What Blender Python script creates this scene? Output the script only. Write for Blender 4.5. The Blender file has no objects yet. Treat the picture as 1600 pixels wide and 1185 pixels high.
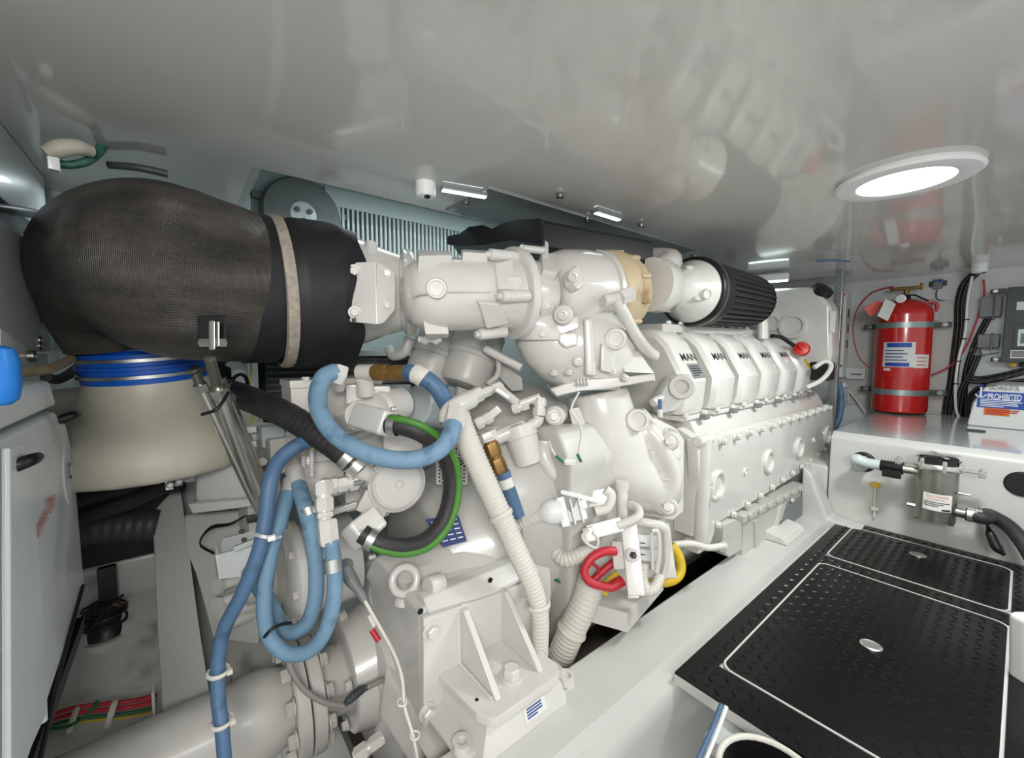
import bpy, bmesh, math, random
from mathutils import Vector, Matrix, Quaternion
random.seed(7)
C = bpy.context.scene.collection
sc = bpy.context.scene

# ------------------------------------------------------------------ camera
FPX = 644.0                       # focal length in pixels of the 1600 px wide frame
YAW = math.radians(51.2)          # world +X runs along the engine, +Y athwartships, +Z up
PITCH = math.radians(4.22)
CAM = Vector((0, 0, 1.0))
FWD = Vector((math.cos(YAW)*math.cos(PITCH), math.sin(YAW)*math.cos(PITCH), -math.sin(PITCH)))
RGT = Vector((math.sin(YAW), -math.cos(YAW), 0))
UPV = RGT.cross(FWD)
cd = bpy.data.cameras.new('camera'); cam = bpy.data.objects.new('camera', cd); C.objects.link(cam)
cd.sensor_width = 36.0; cd.lens = FPX/1600*36.0; cd.clip_start = .02
m = Matrix((RGT, UPV, -FWD)).transposed().to_4x4(); m.translation = CAM
cam.matrix_world = m
sc.camera = cam

# ------------------------------------------------------------------ light and exposure
sc.view_settings.view_transform = 'Standard'; sc.view_settings.look = 'None'
sc.view_settings.exposure = 0.52; sc.view_settings.gamma = 1.0; sc.view_settings.use_curve_mapping = False
w = bpy.data.worlds.new('world'); sc.world = w; w.use_nodes = True
bg = w.node_tree.nodes['Background']; bg.inputs[0].default_value = (.93, .97, 1.0, 1); bg.inputs[1].default_value = .62
def area(name, loc, target, sx, sy, power, col=(1, 1, 1)):
    l = bpy.data.lights.new(name, 'AREA'); l.shape = 'RECTANGLE'; l.size = sx; l.size_y = sy; l.energy = power; l.color = col
    o = bpy.data.objects.new(name, l); C.objects.link(o); o.location = loc
    o.rotation_euler = (Vector(target)-Vector(loc)).to_track_quat('-Z', 'Y').to_euler()
    return o
area('rear_key_light', (-.35, -.75, 1.5), (.9, 1.2, .5), .9, .5, 34, (1, .98, .95))  # unseen key light added behind the camera, no hatch modelled
area('round_lamp_light', (2.08, -.0, 1.53), (2.08, 0, 0), .2, .2, 15, (.93, 1, .98))
area('aisle_fill_light', (1.9, .1, 1.53), (1.9, .1, 0), 1.0, .08, 3.5, (.95, 1, 1))  # added fill over the aisle, no strip fixture here
area('outboard_fill_light', (1.3, 1.72, 1.75), (1.3, 1.9, 0), 1.4, .06, 4.5, (.82, .97, 1))  # cool fill added inside the raised ceiling strip, without a fixture
area('aft_fill_light', (-.1, 2.0, 1.52), (-.1, 1.95, 0), .3, .06, .5, (.82, .97, 1))  # weak added fill above the muffler, no lamp modelled

# ------------------------------------------------------------------ pixel <-> world
def ray(px, py):
    return FWD + RGT*((px-800)/FPX) + UPV*((592.5-py)/FPX)
def P(px, py, d=None, X=None, Y=None, Z=None, pl=None):
    r = ray(px, py)
    if d is not None: t = d
    elif X is not None: t = (X-CAM.x)/r.x
    elif Y is not None: t = (Y-CAM.y)/r.y
    elif Z is not None: t = (Z-CAM.z)/r.z
    else: t = (pl[0]-CAM).dot(pl[1])/r.dot(pl[1])
    return CAM + r*t
def S(px, py, d, rpx):
    a = ((px-800)/FPX)**2 + ((py-592.5)/FPX)**2
    return rpx*d/FPX*(1/(1+a))**.3
def V(*a): return Vector(a)
X_, Y_, Z_ = V(1, 0, 0), V(0, 1, 0), V(0, 0, 1)
def toward(p): return (CAM-p).normalized()

# ------------------------------------------------------------------ mesh builder
def basis(ax):
    ax = ax.normalized()
    t = Z_ if abs(ax.z) < .9 else X_
    u = t.cross(ax).normalized(); v = ax.cross(u)
    return u, v, ax
def spline(pts, n):
    if len(pts) < 3: 
        return [pts[0].lerp(pts[-1], i/n) for i in range(n+1)]
    q = [pts[0]*2-pts[1]]+pts+[pts[-1]*2-pts[-2]]
    out = []
    for i in range(1, len(q)-2):
        a, b, c, d = q[i-1], q[i], q[i+1], q[i+2]
        for k in range(n):
            t = k/n
            out.append(.5*((2*b)+(c-a)*t+(2*a-5*b+4*c-d)*t*t+(3*b-a-3*c+d)*t**3))
    out.append(pts[-1]); return out
class MB:
    def __init__(s): s.v = []; s.f = []
    def add(s, vs, fs):
        o = len(s.v); s.v += [tuple(v) for v in vs]; s.f += [tuple(i+o for i in f) for f in fs]; return s
    def addbm(s, bm):
        bm.verts.index_update()
        s.add([v.co for v in bm.verts], [[v.index for v in f.verts] for f in bm.faces]); bm.free(); return s
    def box(s, c, size, axes=None, bev=0., seg=2):
        bm = bmesh.new(); bmesh.ops.create_cube(bm, size=1)
        for v in bm.verts: v.co = Vector((v.co.x*size[0], v.co.y*size[1], v.co.z*size[2]))
        if bev > 0: bmesh.ops.bevel(bm, geom=bm.edges[:], offset=bev, segments=seg, affect='EDGES', profile=.5)
        A = Matrix(axes).transposed() if axes else Matrix.Identity(3)
        for v in bm.verts: v.co = A @ v.co + Vector(c)
        return s.addbm(bm)
    def box2(s, a, b, bev=0., seg=2):
        a, b = Vector(a), Vector(b)
        return s.box((a+b)/2, [abs(b[i]-a[i]) for i in range(3)], None, bev, seg)
    def prism(s, pts, off, bev=0., seg=2):
        off = Vector(off); n = len(pts)
        bm = bmesh.new()
        a = [bm.verts.new(p) for p in pts]; b = [bm.verts.new(Vector(p)+off) for p in pts]
        bm.faces.new(a); bm.faces.new(b[::-1])
        for i in range(n): bm.faces.new((a[i], b[i], b[(i+1) % n], a[(i+1) % n]))
        bmesh.ops.recalc_face_normals(bm, faces=bm.faces[:])
        if bev > 0: bmesh.ops.bevel(bm, geom=bm.edges[:], offset=bev, segments=seg, affect='EDGES', profile=.5, clamp_overlap=True)
        return s.addbm(bm)
    def loft(s, rings, cap=True, close=True):
        n = len(rings[0]); vs = []; fs = []
        for r in rings: vs += list(r)
        for i in range(len(rings)-1):
            for k in range(n if close else n-1):
                k2 = (k+1) % n
                fs.append((i*n+k, i*n+k2, (i+1)*n+k2, (i+1)*n+k))
        if cap:
            fs.append(tuple(range(n))[::-1]); fs.append(tuple((len(rings)-1)*n+k for k in range(n)))
        return s.add(vs, fs)
    def lathe(s, prof, p, ax, seg=32, cap=True, sq=1.0):
        u, v, w = basis(Vector(ax)); p = Vector(p)
        rings = [[p+w*t+(u*math.cos(2*math.pi*k/seg)+v*math.sin(2*math.pi*k/seg)*sq)*max(r, 1e-5) for k in range(seg)] for r, t in prof]
        return s.loft(rings, cap)
    def cyl(s, a, b, r, r2=None, seg=24, bev=0.):
        a, b = Vector(a), Vector(b); L = (b-a).length; r2 = r if r2 is None else r2
        if bev > 0: pr = [(r-bev, 0), (r, bev), (r2, L-bev), (r2-bev, L)]
        else: pr = [(r, 0), (r2, L)]
        return s.lathe(pr, a, b-a, seg)
    def tube(s, pts, rad, n=8, seg=12, rib=None, cap=True, spl=True):
        pts = [Vector(p) for p in pts]
        if not isinstance(rad, (list, tuple)): rad = [rad]*len(pts)
        m_ = len(pts)
        c = spline(pts, n) if spl else pts
        def rr(i):
            if not spl: return rad[i]
            x = i/n; k = min(int(x), m_-2); f = x-k; f = f*f*(3-2*f)
            return rad[k]*(1-f)+rad[k+1]*f
        rs = [rr(i) for i in range(len(c))]
        if rib:
            pitch, amp = rib; L = [0]
            for i in range(1, len(c)): L.append(L[-1]+(c[i]-c[i-1]).length)
            k = max(8, int(L[-1]/pitch*4)); nc = []; nr = []; j = 0
            for q in range(k+1):
                t = L[-1]*q/k
                while j < len(c)-2 and L[j+1] < t: j += 1
                f = (t-L[j])/max(1e-9, L[j+1]-L[j])
                nc.append(c[j].lerp(c[j+1], f)); nr.append((rs[j]*(1-f)+rs[j+1]*f)*(1+(amp if q % 4 in (0, 1) else -amp)))
            c, rs = nc, nr
        rings = []; T = None; u = None
        for i, p in enumerate(c):
            t = (c[min(i+1, len(c)-1)]-c[max(i-1, 0)]).normalized()
            if u is None: u, v, _ = basis(t)
            else:
                q = T.rotation_difference(t); u = q @ u
                u = (u-t*u.dot(t)).normalized()
            v = t.cross(u); T = t
            rings.append([p+(u*math.cos(2*math.pi*k/seg)+v*math.sin(2*math.pi*k/seg))*rs[i] for k in range(seg)])
        return s.loft(rings, cap)
    def ptube(s, pp, rpx, **k):
        pts = [P(a, b, d) for a, b, d in pp]
        rl = rpx if isinstance(rpx, (list, tuple)) else [rpx]*len(pp)
        return s.tube(pts, [S(a, b, d, r) for (a, b, d), r in zip(pp, rl)], **k)
    def torus(s, c, ax, R, r, seg=32, rs=10, a0=0, a1=2*math.pi, sq=1.0):
        u, v, w = basis(Vector(ax)); c = Vector(c); full = abs(a1-a0-2*math.pi) < 1e-6
        rings = []
        for i in range(seg if full else seg+1):
            a = a0+(a1-a0)*i/seg; d = u*math.cos(a)+v*math.sin(a)
            rings.append([c+d*(R+r*math.cos(2*math.pi*k/rs))+w*(r*sq*math.sin(2*math.pi*k/rs)) for k in range(rs)])
        if full: rings.append(rings[0])
        return s.loft(rings, not full)
    def ell(s, c, r, axes=None, seg=20, ring=12):
        A = Matrix(axes).transposed() if axes else Matrix.Identity(3)
        if not isinstance(r, (list, tuple)): r = (r, r, r)
        rings = []
        for i in range(ring+1):
            a = math.pi*i/ring; z = -math.cos(a); q = max(math.sin(a), 1e-4)
            rings.append([Vector(c)+A @ Vector((r[0]*q*math.cos(2*math.pi*k/seg), r[1]*q*math.sin(2*math.pi*k/seg), r[2]*z)) for k in range(seg)])
        return s.loft(rings)
    def bolt(s, p, ax, r, h=None, washer=True):
        ax = Vector(ax).normalized(); h = h or r*1.1; p = Vector(p)
        if washer: s.cyl(p-ax*.002, p+ax*h*.25, r*1.35, seg=16)
        s.lathe([(r, 0), (r, h*.85), (r*.82, h)], p+ax*h*.2, ax, 6)
        return s
    def build(s, name, mat=None, parent=None, ang=38, wn=True, **k):
        me = bpy.data.meshes.new(name); me.from_pydata(s.v, [], s.f); me.update()
        bm = bmesh.new(); bm.from_mesh(me); bmesh.ops.recalc_face_normals(bm, faces=bm.faces[:]); bm.to_mesh(me); bm.free()
        me.shade_smooth(); me.set_sharp_from_angle(angle=math.radians(ang))
        if mat: me.materials.append(mat)
        o = bpy.data.objects.new(name, me); C.objects.link(o)
        if wn: wm = o.modifiers.new('weighted_normal', 'WEIGHTED_NORMAL'); wm.keep_sharp = True
        if parent: o.parent = parent; fixparent(o, parent)
        for kk, vv in k.items(): o[kk] = vv
        return o
def thing(name, label, cat, loc=(0, 0, 0), group=None):
    o = bpy.data.objects.new(name, None); C.objects.link(o); o.empty_display_size = .05
    o.location = loc; o.matrix_world = Matrix.Translation(Vector(loc))
    o['label'] = label; o['category'] = cat
    if group: o['group'] = group
    return o
def tag(o, label, cat, group=None):
    o['label'] = label; o['category'] = cat
    if group: o['group'] = group
    return o
def struct(o): o['kind'] = 'structure'; return o
def cast(o, vox, it=6):
    o.modifiers.clear()
    m = o.modifiers.new('remesh', 'REMESH'); m.mode = 'VOXEL'; m.voxel_size = vox; m.use_smooth_shade = True
    s = o.modifiers.new('smooth', 'SMOOTH'); s.factor = .5; s.iterations = it
    return o

# ------------------------------------------------------------------ materials
def lin(c):
    return tuple(((x/255)/12.92 if x <= 10 else ((x/255+.055)/1.055)**2.4) for x in c)
def mat(name, col, rough=.5, metal=0., coat=0., var=.06, scale=6., bump=0., bscale=40., dirt=None, spec=.5):
    m = bpy.data.materials.new(name); m.use_nodes = True; nt = m.node_tree; b = nt.nodes['Principled BSDF']
    c = lin(col)
    b.inputs['Roughness'].default_value = rough; b.inputs['Metallic'].default_value = metal
    b.inputs['Coat Weight'].default_value = coat; b.inputs['Coat Roughness'].default_value = .08
    b.inputs['Specular IOR Level'].default_value = spec
    tc = nt.nodes.new('ShaderNodeTexCoord')
    n = nt.nodes.new('ShaderNodeTexNoise'); n.inputs['Scale'].default_value = scale; n.inputs['Detail'].default_value = 5
    nt.links.new(tc.outputs['Object'], n.inputs['Vector'])
    r = nt.nodes.new('ShaderNodeValToRGB')
    dk = tuple(x*(1-var*2.2) for x in c) if dirt is None else lin(dirt)
    r.color_ramp.elements[0].position = .3; r.color_ramp.elements[0].color = dk+(1,)
    r.color_ramp.elements[1].position = .62 if dirt is None else .45; r.color_ramp.elements[1].color = c+(1,)
    nt.links.new(n.outputs['Fac'], r.inputs['Fac']); nt.links.new(r.outputs['Color'], b.inputs['Base Color'])
    if bump:
        n2 = nt.nodes.new('ShaderNodeTexNoise'); n2.inputs['Scale'].default_value = bscale; n2.inputs['Detail'].default_value = 3
        nt.links.new(tc.outputs['Object'], n2.inputs['Vector'])
        bp = nt.nodes.new('ShaderNodeBump'); bp.inputs['Strength'].default_value = bump; bp.inputs['Distance'].default_value = .004
        nt.links.new(n2.outputs['Fac'], bp.inputs['Height']); nt.links.new(bp.outputs['Normal'], b.inputs['Normal'])
    return m
def emit(name, col, s):
    m = bpy.data.materials.new(name); m.use_nodes = True; b = m.node_tree.nodes['Principled BSDF']
    b.inputs['Base Color'].default_value = lin(col)+(1,); b.inputs['Emission Color'].default_value = lin(col)+(1,)
    b.inputs['Emission Strength'].default_value = s
    return m
def weave(name, c1, c2, scale, rough):
    m = mat(name, c1, rough, var=.2, scale=5); nt = m.node_tree; b = nt.nodes['Principled BSDF']
    tc = nt.nodes['Texture Coordinate']
    ramp = [n for n in nt.nodes if n.type == 'VALTORGB'][0]
    ramp.color_ramp.elements[0].color = lin(c2)+(1,); ramp.color_ramp.elements[0].position = .35; ramp.color_ramp.elements[1].position = .7
    hs = []
    for d in ('X', 'Z'):
        wv = nt.nodes.new('ShaderNodeTexWave'); wv.bands_direction = d; wv.inputs['Scale'].default_value = scale
        wv.inputs['Distortion'].default_value = .6
        nt.links.new(tc.outputs['Object'], wv.inputs['Vector']); hs.append(wv)
    mx = nt.nodes.new('ShaderNodeMath'); mx.operation = 'MAXIMUM'
    nt.links.new(hs[0].outputs['Fac'], mx.inputs[0]); nt.links.new(hs[1].outputs['Fac'], mx.inputs[1])
    n3 = nt.nodes.new('ShaderNodeTexNoise'); n3.inputs['Scale'].default_value = 3; n3.inputs['Detail'].default_value = 6
    mp = nt.nodes.new('ShaderNodeMapping'); mp.inputs['Scale'].default_value = (1, 1, 7)
    nt.links.new(tc.outputs['Object'], mp.inputs['Vector']); nt.links.new(mp.outputs['Vector'], n3.inputs['Vector'])
    m1 = nt.nodes.new('ShaderNodeMapRange'); m1.inputs['From Min'].default_value = .3; m1.inputs['From Max'].default_value = .7; m1.inputs['To Min'].default_value = .45; m1.inputs['To Max'].default_value = 1.25
    nt.links.new(n3.outputs['Fac'], m1.inputs['Value'])
    m2 = nt.nodes.new('ShaderNodeMapRange'); m2.inputs['To Min'].default_value = .65; m2.inputs['To Max'].default_value = 1.15; nt.links.new(mx.outputs[0], m2.inputs['Value'])
    m3 = nt.nodes.new('ShaderNodeMath'); m3.operation = 'MULTIPLY'; nt.links.new(m1.outputs[0], m3.inputs[0]); nt.links.new(m2.outputs[0], m3.inputs[1])
    vm = nt.nodes.new('ShaderNodeVectorMath'); vm.operation = 'SCALE'; nt.links.new(ramp.outputs['Color'], vm.inputs[0]); nt.links.new(m3.outputs[0], vm.inputs['Scale'])
    nt.links.new(vm.outputs[0], b.inputs['Base Color'])
    bp = nt.nodes.new('ShaderNodeBump'); bp.inputs['Strength'].default_value = .7; bp.inputs['Distance'].default_value = .003
    nt.links.new(mx.outputs[0], bp.inputs['Height']); nt.links.new(bp.outputs['Normal'], b.inputs['Normal'])
    return m
M = dict(
 paint=mat('engine_white_paint', (211, 208, 202), .28, coat=.5, var=.03, scale=9, bump=.06, bscale=55),
 paint2=mat('engine_grey_white_paint', (190, 187, 181), .42, coat=.1, var=.04, scale=9, bump=.05),
 shelf=mat('polished_gelcoat', (222, 227, 226), .2, coat=1., var=.02, scale=3),
 gel=mat('white_gelcoat', (198, 197, 192), .3, coat=.3, var=.03, scale=3),
 ceil=mat('ceiling_gloss_gelcoat', (206, 203, 198), .4, coat=1., var=.015, scale=1.2, spec=.1),
 teal=mat('pale_teal_white_paint', (196, 206, 205), .35, coat=.2, var=.03, scale=4),
 dirty=mat('bilge_dirty_gelcoat', (188, 187, 182), .35, coat=.2, scale=5, dirt=(120, 116, 108)),
 cream=mat('fibreglass_cream', (190, 186, 170), .45, var=.07, scale=4),
 wrap=weave('black_woven_wrap', (92, 86, 78), (46, 44, 44), 85, .38),
 cuff=mat('black_rubberised_cloth', (26, 24, 28), .6, var=.2, scale=14, bump=.5, bscale=18),
 band=mat('fibre_clamp_band', (165, 155, 142), .55, var=.15, scale=60, bump=.4, bscale=200),
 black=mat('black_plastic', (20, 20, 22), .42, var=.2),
 filter=mat('filter_gauze', (40, 39, 42), .5, var=.1),
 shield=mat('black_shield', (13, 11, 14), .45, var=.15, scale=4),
 rubber=mat('black_rubber_hose', (45, 42, 44), .55, var=.2, scale=20, bump=.3, bscale=60),
 matrub=mat('black_tread_rubber', (9, 10, 10), .28, var=.12, scale=8, spec=.3),
 blue=mat('blue_hose_rubber', (112, 144, 168), .65, var=.12, scale=25, bump=.3, bscale=120, dirt=(88, 118, 144)),
 blued=mat('dark_blue_hose', (76, 106, 138), .5, var=.15, scale=18, dirt=(56, 78, 106)),
 bluec=mat('blue_silicone', (16, 84, 180), .32, var=.08),
 bluep=mat('bright_blue_plastic', (32, 120, 205), .35, var=.05),
 brass=mat('bronze_fitting', (146, 112, 62), .42, metal=.6, var=.18, scale=30),
 steel=mat('stainless_steel', (226, 224, 218), .34, metal=1., var=.04, scale=30),
 steelr=mat('brushed_stainless', (160, 158, 150), .34, metal=1., var=.07, scale=20),
 zinc=mat('galvanised_band', (150, 165, 162), .4, metal=.6, var=.06),
 alu=mat('aluminium_plate', (165, 172, 170), .32, metal=.7, var=.05),
 red=mat('red_enamel', (196, 28, 24), .25, coat=.6, var=.06, scale=5),
 redc=mat('red_cable', (190, 38, 52), .45, var=.08),
 green=mat('green_hose_stripe', (70, 128, 44), .5, var=.12, scale=30),
 greenc=mat('green_cable', (28, 104, 62), .45, var=.08),
 tealhose=mat('green_black_hose', (60, 112, 100), .5, var=.25, scale=30),
 yellow=mat('yellow_cable', (214, 180, 36), .45, var=.08),
 tan=mat('heat_stained_tan', (196, 176, 144), .5, var=.1, scale=5, dirt=(150, 122, 84)),
 conduit=mat('white_corrugated_plastic', (210, 206, 196), .5, var=.04),
 tanconduit=mat('tan_corrugated_plastic', (140, 128, 100), .55, var=.1),
 grey=mat('grey_plastic', (120, 124, 124), .5, var=.06),
 dgrey=mat('shade_tube_grey', (66, 70, 72), .5, var=.08),
 greycable=mat('grey_cable', (140, 136, 130), .55, var=.08),
 white=mat('white_plastic', (226, 228, 226), .4, var=.02),
 whitebox=mat('white_powder_coat', (214, 218, 218), .35, coat=.2, var=.02),
 paper=mat('label_paper', (222, 222, 216), .6, var=.03),
 pink=mat('pink_tag', (222, 110, 104), .6, var=.05),
 bluelab=mat('blue_label', (32, 74, 168), .5, var=.03),
 orange=mat('orange_label', (216, 112, 36), .5, var=.03),
 inkb=mat('black_ink', (22, 22, 22), .6, var=.02),
 inkr=mat('red_ink', (196, 44, 36), .6, var=.02),
 inkblue=mat('blue_ink', (40, 70, 140), .6, var=.02),
 inkw=mat('white_ink', (236, 238, 240), .6, var=.02),
 screen=mat('grey_display', (96, 104, 92), .2, var=.02),
 bilge_brown=mat('dark_brown_bilge', (74, 66, 58), .5, var=.2, scale=4),
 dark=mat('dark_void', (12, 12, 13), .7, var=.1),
 navy=mat('navy_plate', (44, 58, 108), .45, var=.04),
 pvc=mat('grey_pvc', (196, 204, 204), .35, var=.03),
 lamp=emit('lamp_lens', (236, 250, 248), 2.2),
 led=emit('led_strip', (228, 250, 252), 5.0),
)

# ceiling: strong clear gloss with slightly wavy gelcoat
_n = M['ceil'].node_tree; _b = _n.nodes['Principled BSDF']
_b.inputs['Coat IOR'].default_value = 1.52; _b.inputs['Coat Roughness'].default_value = .075
_t = _n.nodes.new('ShaderNodeTexNoise'); _t.inputs['Scale'].default_value = 2.2; _t.inputs['Detail'].default_value = 1
_n.links.new(_n.nodes['Texture Coordinate'].outputs['Object'], _t.inputs['Vector'])
_p = _n.nodes.new('ShaderNodeBump'); _p.inputs['Strength'].default_value = .32; _p.inputs['Distance'].default_value = .02
_n.links.new(_t.outputs['Fac'], _p.inputs['Height']); _n.links.new(_p.outputs['Normal'], _b.inputs['Coat Normal'])

def text(s, name, mat_, parent, o, xd, yd, w=None, h=None, ext=.0006, lift=.001, bold=0.):
    cu = bpy.data.curves.new('txt', 'FONT'); cu.body = s; cu.size = 1; cu.extrude = 0; cu.offset = bold; cu.align_x = 'LEFT'
    ob = bpy.data.objects.new('txt', cu); C.objects.link(ob)
    dg = bpy.context.evaluated_depsgraph_get(); me = bpy.data.meshes.new_from_object(ob.evaluated_get(dg)); me.name = name
    bpy.data.objects.remove(ob); bpy.data.curves.remove(cu)
    xs = [v.co.x for v in me.vertices]; ys = [v.co.y for v in me.vertices]
    x0, x1, y0, y1 = min(xs), max(xs), min(ys), max(ys)
    sx = w/(x1-x0); sy = (h/(y1-y0)) if h else sx
    xd = Vector(xd).normalized(); n = xd.cross(Vector(yd)).normalized(); yd = n.cross(xd)
    for v in me.vertices: v.co = Vector(o)+xd*((v.co.x-x0)*sx)+yd*((v.co.y-y0)*sy)+n*lift
    me.materials.append(mat_)
    ob = bpy.data.objects.new(name, me); C.objects.link(ob)
    if parent: ob.parent = parent; fixparent(ob, parent)
    return ob
def fixparent(o, parent):
    # meshes are written in world coordinates: cancel the transform of the root empty
    r = parent
    while r.parent: r = r.parent
    o.matrix_parent_inverse = Matrix.Translation(-Vector(r.location)) if parent.parent is None else Matrix.Identity(4)

_unit = {}
def inst(kind, name, mat_, parent, p, ax, r, **k):
    """a small repeated piece (bolt, plug...) that shares its mesh data; ax is its own z axis"""
    key = (kind, mat_.name)
    if key not in _unit:
        b = MB()
        if kind == 'bolt': b.bolt(V(0, 0, 0), Z_, 1, 1.0)
        elif kind == 'socket': b.lathe([(1.25, -.1), (1.25, .9), (1.1, 1.0), (.62, 1.0), (.55, .55), (.01, .55)], V(0, 0, 0), Z_, 16)
        elif kind == 'boss': b.lathe([(1.15, -.6), (1.05, .3), (.98, .42), (.78, .42), (.72, .2), (.0, .18)], V(0, 0, 0), Z_, 28)
        elif kind == 'stud': b.lathe([(1.0, -.3), (1.0, .5), (.7, .75), (.0, .8)], V(0, 0, 0), Z_, 14)
        elif kind == 'tie': b.torus(V(0, 0, 0), Z_, 1.0, .16, 20, 6, sq=1.6)
        elif kind == 'clamp': b.lathe([(1.0, -.38), (1.06, -.36), (1.06, .36), (1.0, .38)], V(0, 0, 0), Z_, 24, cap=False)
        o = b.build(name, mat_); me = o.data; bpy.data.objects.remove(o); _unit[key] = me
    o = bpy.data.objects.new(name, _unit[key]); C.objects.link(o)
    u, v, w = basis(Vector(ax))
    A = Matrix((u*r, v*r, w*r)).transposed().to_4x4(); A.translation = Vector(p)
    if parent: o.parent = parent; fixparent(o, parent)
    o.matrix_basis = A
    return o
def bolt(parent, p, ax, r, m_='paint', name='bolt'): return inst('bolt', name, M[m_], parent, p, ax, r)
# ================================================================== setting
CZ = 1.56      # ceiling
SH = .507       # shelf above the forward locker
BX = 4.5       # forward bulkhead
def sbox(name, a, b, m_, bev=0.): return struct(MB().box2(a, b, bev).build(name, M[m_]))
# ceiling: main panel, its aft outboard corner, and the raised strip along the hull side
c = MB().prism([V(-1.3, -1.3, CZ), V(BX+.05, -1.3, CZ), V(BX+.05, 1.53, CZ), V(.2, 1.53, CZ), V(.2, 2.199, CZ), V(-1.3, 2.199, CZ)], V(0, 0, .04)).build('ceiling', M['ceil']); struct(c)
sbox('trim_2', (.2, 1.5, CZ+.04), (BX, 1.53, 1.86), 'teal')
sbox('trim_3', (.201, 1.531, CZ+.002), (.225, 2.199, 1.849), 'teal')
sbox('trim_4', (.17, 1.5, 1.85), (BX, 2.3, 1.89), 'teal')
sbox('wall_back', (-1.2, 2.2, -.6), (BX+.05, 2.26, 1.9), 'teal')
sbox('wall_right', (BX, -1.3, -.6), (BX+.06, 2.26, 1.9), 'whitebox')
sbox('wall_left', (-1.25, .4, -.6), (-1.2, 2.26, 1.6), 'teal')
sbox('floor', (-1.3, -1.3, -.62), (BX, 2.3, -.55), 'dirty')
# sloping hull bottom outboard of the engine bed
struct(MB().prism([V(-1.2, 1.5, -.55), V(-1.2, 2.25, -.55), V(-1.2, 2.25, .12), V(-1.2, 2.02, .0)], V(1.9, 0, 0)).build('trim_5', M['dirty']))
# forward locker with the shelf on top
lk0 = MB().box2((3.035, -1.29, SH-.01), (BX, .695, SH+.0005)).build('trim_13', M['shelf']); struct(lk0)
lk = MB().prism([V(3.0, .7, -.55), V(3.0, .7, SH-.03), V(3.03, .7, SH), V(BX, .7, SH), V(BX, .7, -.55)], V(0, -2.0, 0), .012).build('trim_6', M['gel']); struct(lk)
struct(MB().box2((3.0, .7, -.5), (BX, 1.9, .3), .03).build('trim_7', M['gel']))
# inboard engine bed (stringer) with a lower ledge under the plates
struct(MB().prism([V(.15, .62, -.55), V(.15, .60, -.075), V(.15, .62, -.035), V(.15, .655, -.03), V(.15, .67, .0), V(.15, .84, .0), V(.15, .86, -.02), V(.15, .88, -.55)], V(3.0, 0, 0)).build('trim_8', M['gel']))
struct(MB().prism([V(3.0, .5, .0), V(3.0, .66, .02), V(3.0, .75, .26), V(3.0, .8, .3), V(3.0, .8, -.1)], V(-.13, 0, 0), .02).build('trim_9', M['gel']))
# athwartship frame at the aft end of the engine
struct(MB().prism([P(259, 1200, 1.2), P(346, 1200, 1.2), P(312, 985, 1.41), P(283, 768, 1.64), P(237, 776, 1.64), P(246, 985, 1.41)], V(.0, .05, -.42), .004).build('trim_10', M['gel']))
# ------------------------------------------------------------------ deck plates with tread rubber
TH = .038
def lugs(x0, x1, y0, y1, holes=()):
    """raised diamond tread: short lens-shaped ridges in alternating directions"""
    mb = MB(); p = .034; i = 0
    ny = int((y1-y0)/p); nx = int((x1-x0)/p)
    for a in range(nx):
        for b in range(ny):
            x = x0+(a+.5)*p; y = y0+(b+.5)*p
            if any(h[0] < x < h[1] and h[2] < y < h[3] for h in holes): continue
            ang = math.radians(45 if (a+b) % 2 else -45)
            dx, dy = math.cos(ang), math.sin(ang); L = .0165; W = .0046; H = .0036
            c = V(x, y, 0); t = V(dx, dy, 0); n = V(-dy, dx, 0)
            z0 = TOP
            vs = [c-t*L, c-t*L*.45+n*W, c+t*L*.45+n*W, c+t*L, c+t*L*.45-n*W, c-t*L*.45-n*W, c-t*L*.5+Z_*H, c+t*L*.5+Z_*H]
            vs = [v+Z_*z0 for v in vs]
            mb.add(vs, [(0, 6, 1), (1, 6, 7, 2), (2, 7, 3), (3, 7, 4), (4, 7, 6, 5), (5, 6, 0)])
    return mb
def rrect(x0, x1, y0, y1, r, n=6):
    pts = []
    for cx, cy, a in ((x1-r, y1-r, 0), (x0+r, y1-r, 90), (x0+r, y0+r, 180), (x1-r, y0+r, 270)):
        for k in range(n+1):
            t = math.radians(a+90*k/n); pts.append(V(cx+r*math.cos(t), cy+r*math.sin(t), 0))
    return pts
TOP = .0
H1 = (1.285, 2.30, -.02, .548); H2 = (2.40, 2.90, -.018, .552)
deck = thing('deck_plate', 'large fixed floor plate of black diamond tread rubber beside the engine bed', 'floor plate', (2.1, -.1, -TH))
# the plate is a frame around the two hatches
def slab(x0, x1, y0, y1): return MB().box2((x0, y0, -.008), (x1, y1, TOP))
fr = MB(); g = .004
for r in ((1.15, H1[0]-g, -.75, .625), (H1[0]-g, H1[1]+g, H1[3]+g, .625), (H1[0]-g, H1[1]+g, -.75, H1[2]-g), (H1[1]+g, H2[0]-g, -.75, .625),
          (H2[0]-g, H2[1]+g, H2[3]+g, .625), (H2[0]-g, H2[1]+g, -.75, H2[2]-g), (H2[1]+g, 2.985, -.75, .625)):
    fr.box2((r[0], r[2], -.006), (r[1], r[3], TOP))
fr.build('black_sheet', M['matrub'], deck)
MB().box2((1.148, -.75, -TH), (2.99, .627, -.006), .001).build('white_core', M['gel'], deck, label='white painted core board')
lugs(1.155, 2.98, -.7, .625, [(H1[0]-.018, H1[1]+.018, H1[2]-.018, H1[3]+.018), (H2[0]-.018, H2[1]+.018, H2[2]-.018, H2[3]+.018)]).build('tread', M['matrub'], deck, kind='stuff')
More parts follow.
